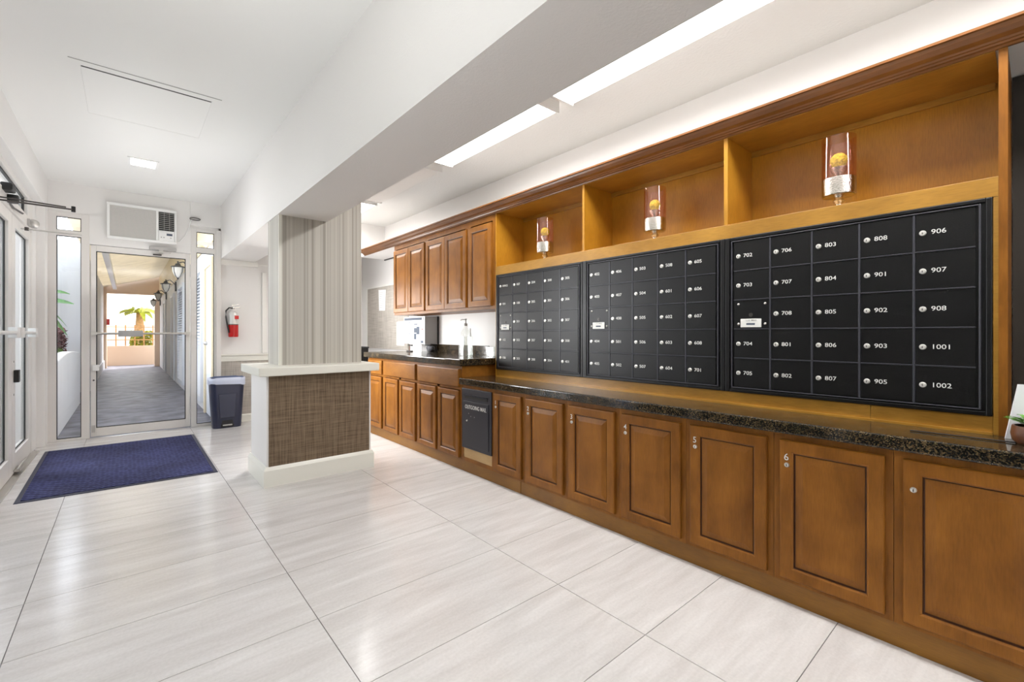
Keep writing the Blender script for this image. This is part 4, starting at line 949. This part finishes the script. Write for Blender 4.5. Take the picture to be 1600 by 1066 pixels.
# lanterns
def lantern(y, z, lab):
    x = .70
    t = thing('wall_lantern', (x, y, z), lab, 'lantern', 'black lanterns along the passage wall')
    obj('roof_cap', MB().lathe([(.0, .17), (.012, .165), (.010, .13), (.035, .12), (.05, .085), (.105, .07), (.11, .055), (.095, .05), (0, .05)], (x, y, z), 12), 'lampmetal', t, auto=30)
    obj('glass_body', MB().lathe([(.088, .05), (.08, -.03), (.05, -.10), (.02, -.13), (0, -.13)], (x, y, z), 12), 'lampglass', t, auto=60)
    for k in range(4):
        q = PI/4+k*PI/2; obj('rib', MB().tube([(x+.092*math.cos(q), y+.092*math.sin(q), z+.05), (x+.084*math.cos(q), y+.084*math.sin(q), z-.03), (x+.052*math.cos(q), y+.052*math.sin(q), z-.10), (x, y, z-.14)], .006, 6), 'lampmetal', t)
    obj('finial', MB().lathe([(0, -.17), (.012, -.155), (.02, -.135), (.02, -.12), (0, -.12)], (x, y, z), 10), 'lampmetal', t)
    obj('arm', MB().tube([(x, y, z+.13), (x+.08, y, z+.16), (x+.16, y, z+.08), (.895, y, z+.02)], .010, 8), 'lampmetal', t)
    obj('back_plate', MB().box(.87, .90, y-.05, y+.05, z-.10, z+.12), 'lampmetal', t)
for y, z, w in ((10.1, 2.30, 'nearest'), (13.4, 2.27, 'second'), (16.8, 2.27, 'third'), (20.0, 2.24, 'farthest')):
    lantern(y, z, 'black coach lantern on the passage wall, the %s from the exit door' % w)
# shutters
def shutter(y0, y1, lab):
    x = .885; t = thing('louvered_shutter', (x, (y0+y1)/2, .15), lab, 'shutter', 'louvered shutters along the passage')
    obj('shutter_frame', MB().box(x-.03, .90, y0, y0+.05, .1, 2.2).box(x-.03, .90, y1-.05, y1, .1, 2.2).box(x-.03, .90, y0+.05, y1-.05, .1, .18).box(x-.03, .90, y0+.05, y1-.05, 2.12, 2.2), 'shutter', t)
    sm = mesh('slat', MB().prism([(-.028, -.028), (-.022, -.028), (.010, .012), (.004, .012)], 'Y', -(y1-y0)/2+.05, (y1-y0)/2-.05), 'shutter')
    for k in range(38): link('slat', sm, (x, (y0+y1)/2, .215+k*.05), t)
shutter(8.35, 9.15, 'pale louvered shutter seen through the narrow right side light')
shutter(11.3, 12.5, 'pale louvered shutter at the right edge of the exit door view')
pd = thing('passage_door', (.89, 7.6, 0), 'cream door with pale frame just outside, seen in the right side light', 'door')
obj('door_leaf', MB().box(.885, .90, 7.28, 7.92, 0, 2.1), 'shutter', pd)
obj('door_casing', MB().box(.86, .90, 7.92, 8.02, 0, 2.2).box(.86, .90, 7.20, 7.28, 0, 2.2).box(.86, .90, 7.28, 7.92, 2.1, 2.2), 'cream', pd)
obj('door_knob', MB().sphere((.87, 7.85, 1.02), .03, 10, 8), 'steel', pd)
for y, lab in ((14.4, 'nearer flush white door on the passage wall'), (17.6, 'farther flush white door on the passage wall')):
    pd = thing('passage_door', (.89, y, 0), lab, 'door')
    obj('door_leaf', MB().box(.888, .90, y-.45, y+.45, 0, 2.1), 'stucco', pd)
    obj('door_casing', MB().box(.875, .90, y-.52, y-.45, 0, 2.17).box(.875, .90, y+.45, y+.52, 0, 2.17).box(.875, .90, y-.45, y+.45, 2.1, 2.17), 'shutter', pd)
pwin = thing('passage_window', (-.6, 15.0, .7), 'small dark window in the left wall of the passage', 'window')
obj('sash', MB().box(-.60, -.58, 14.2, 15.8, .70, 1.30), 'shutter', pwin)
obj('window_glass', MB().box(-.581, -.577, 14.3, 15.7, .76, 1.24), 'dark_metal', pwin)
al = obj('alarm_box', MB().box(-.52, -.44, 20.42, 20.5, 1.45, 1.65), 'red', None, bevel=.005)
tag(al, 'small red alarm box on the peach post at the passage end', 'alarm box')
el = thing('eave_light', (.75, YW+.5, 2.3), 'white twin flood light under the eave, seen in the upper right pane', 'flood light')
obj('mount', MB().box(.72, .90, YW+.50, YW+.56, 2.36, 2.40), 'alu_w', el)
obj('lamp_head', MB().lathe([(.02, 0), (.05, .06), (.055, .09), (0, .095)], (.76, YW+.44, 2.30), 14, 'Y'), 'cream', el, auto=40)
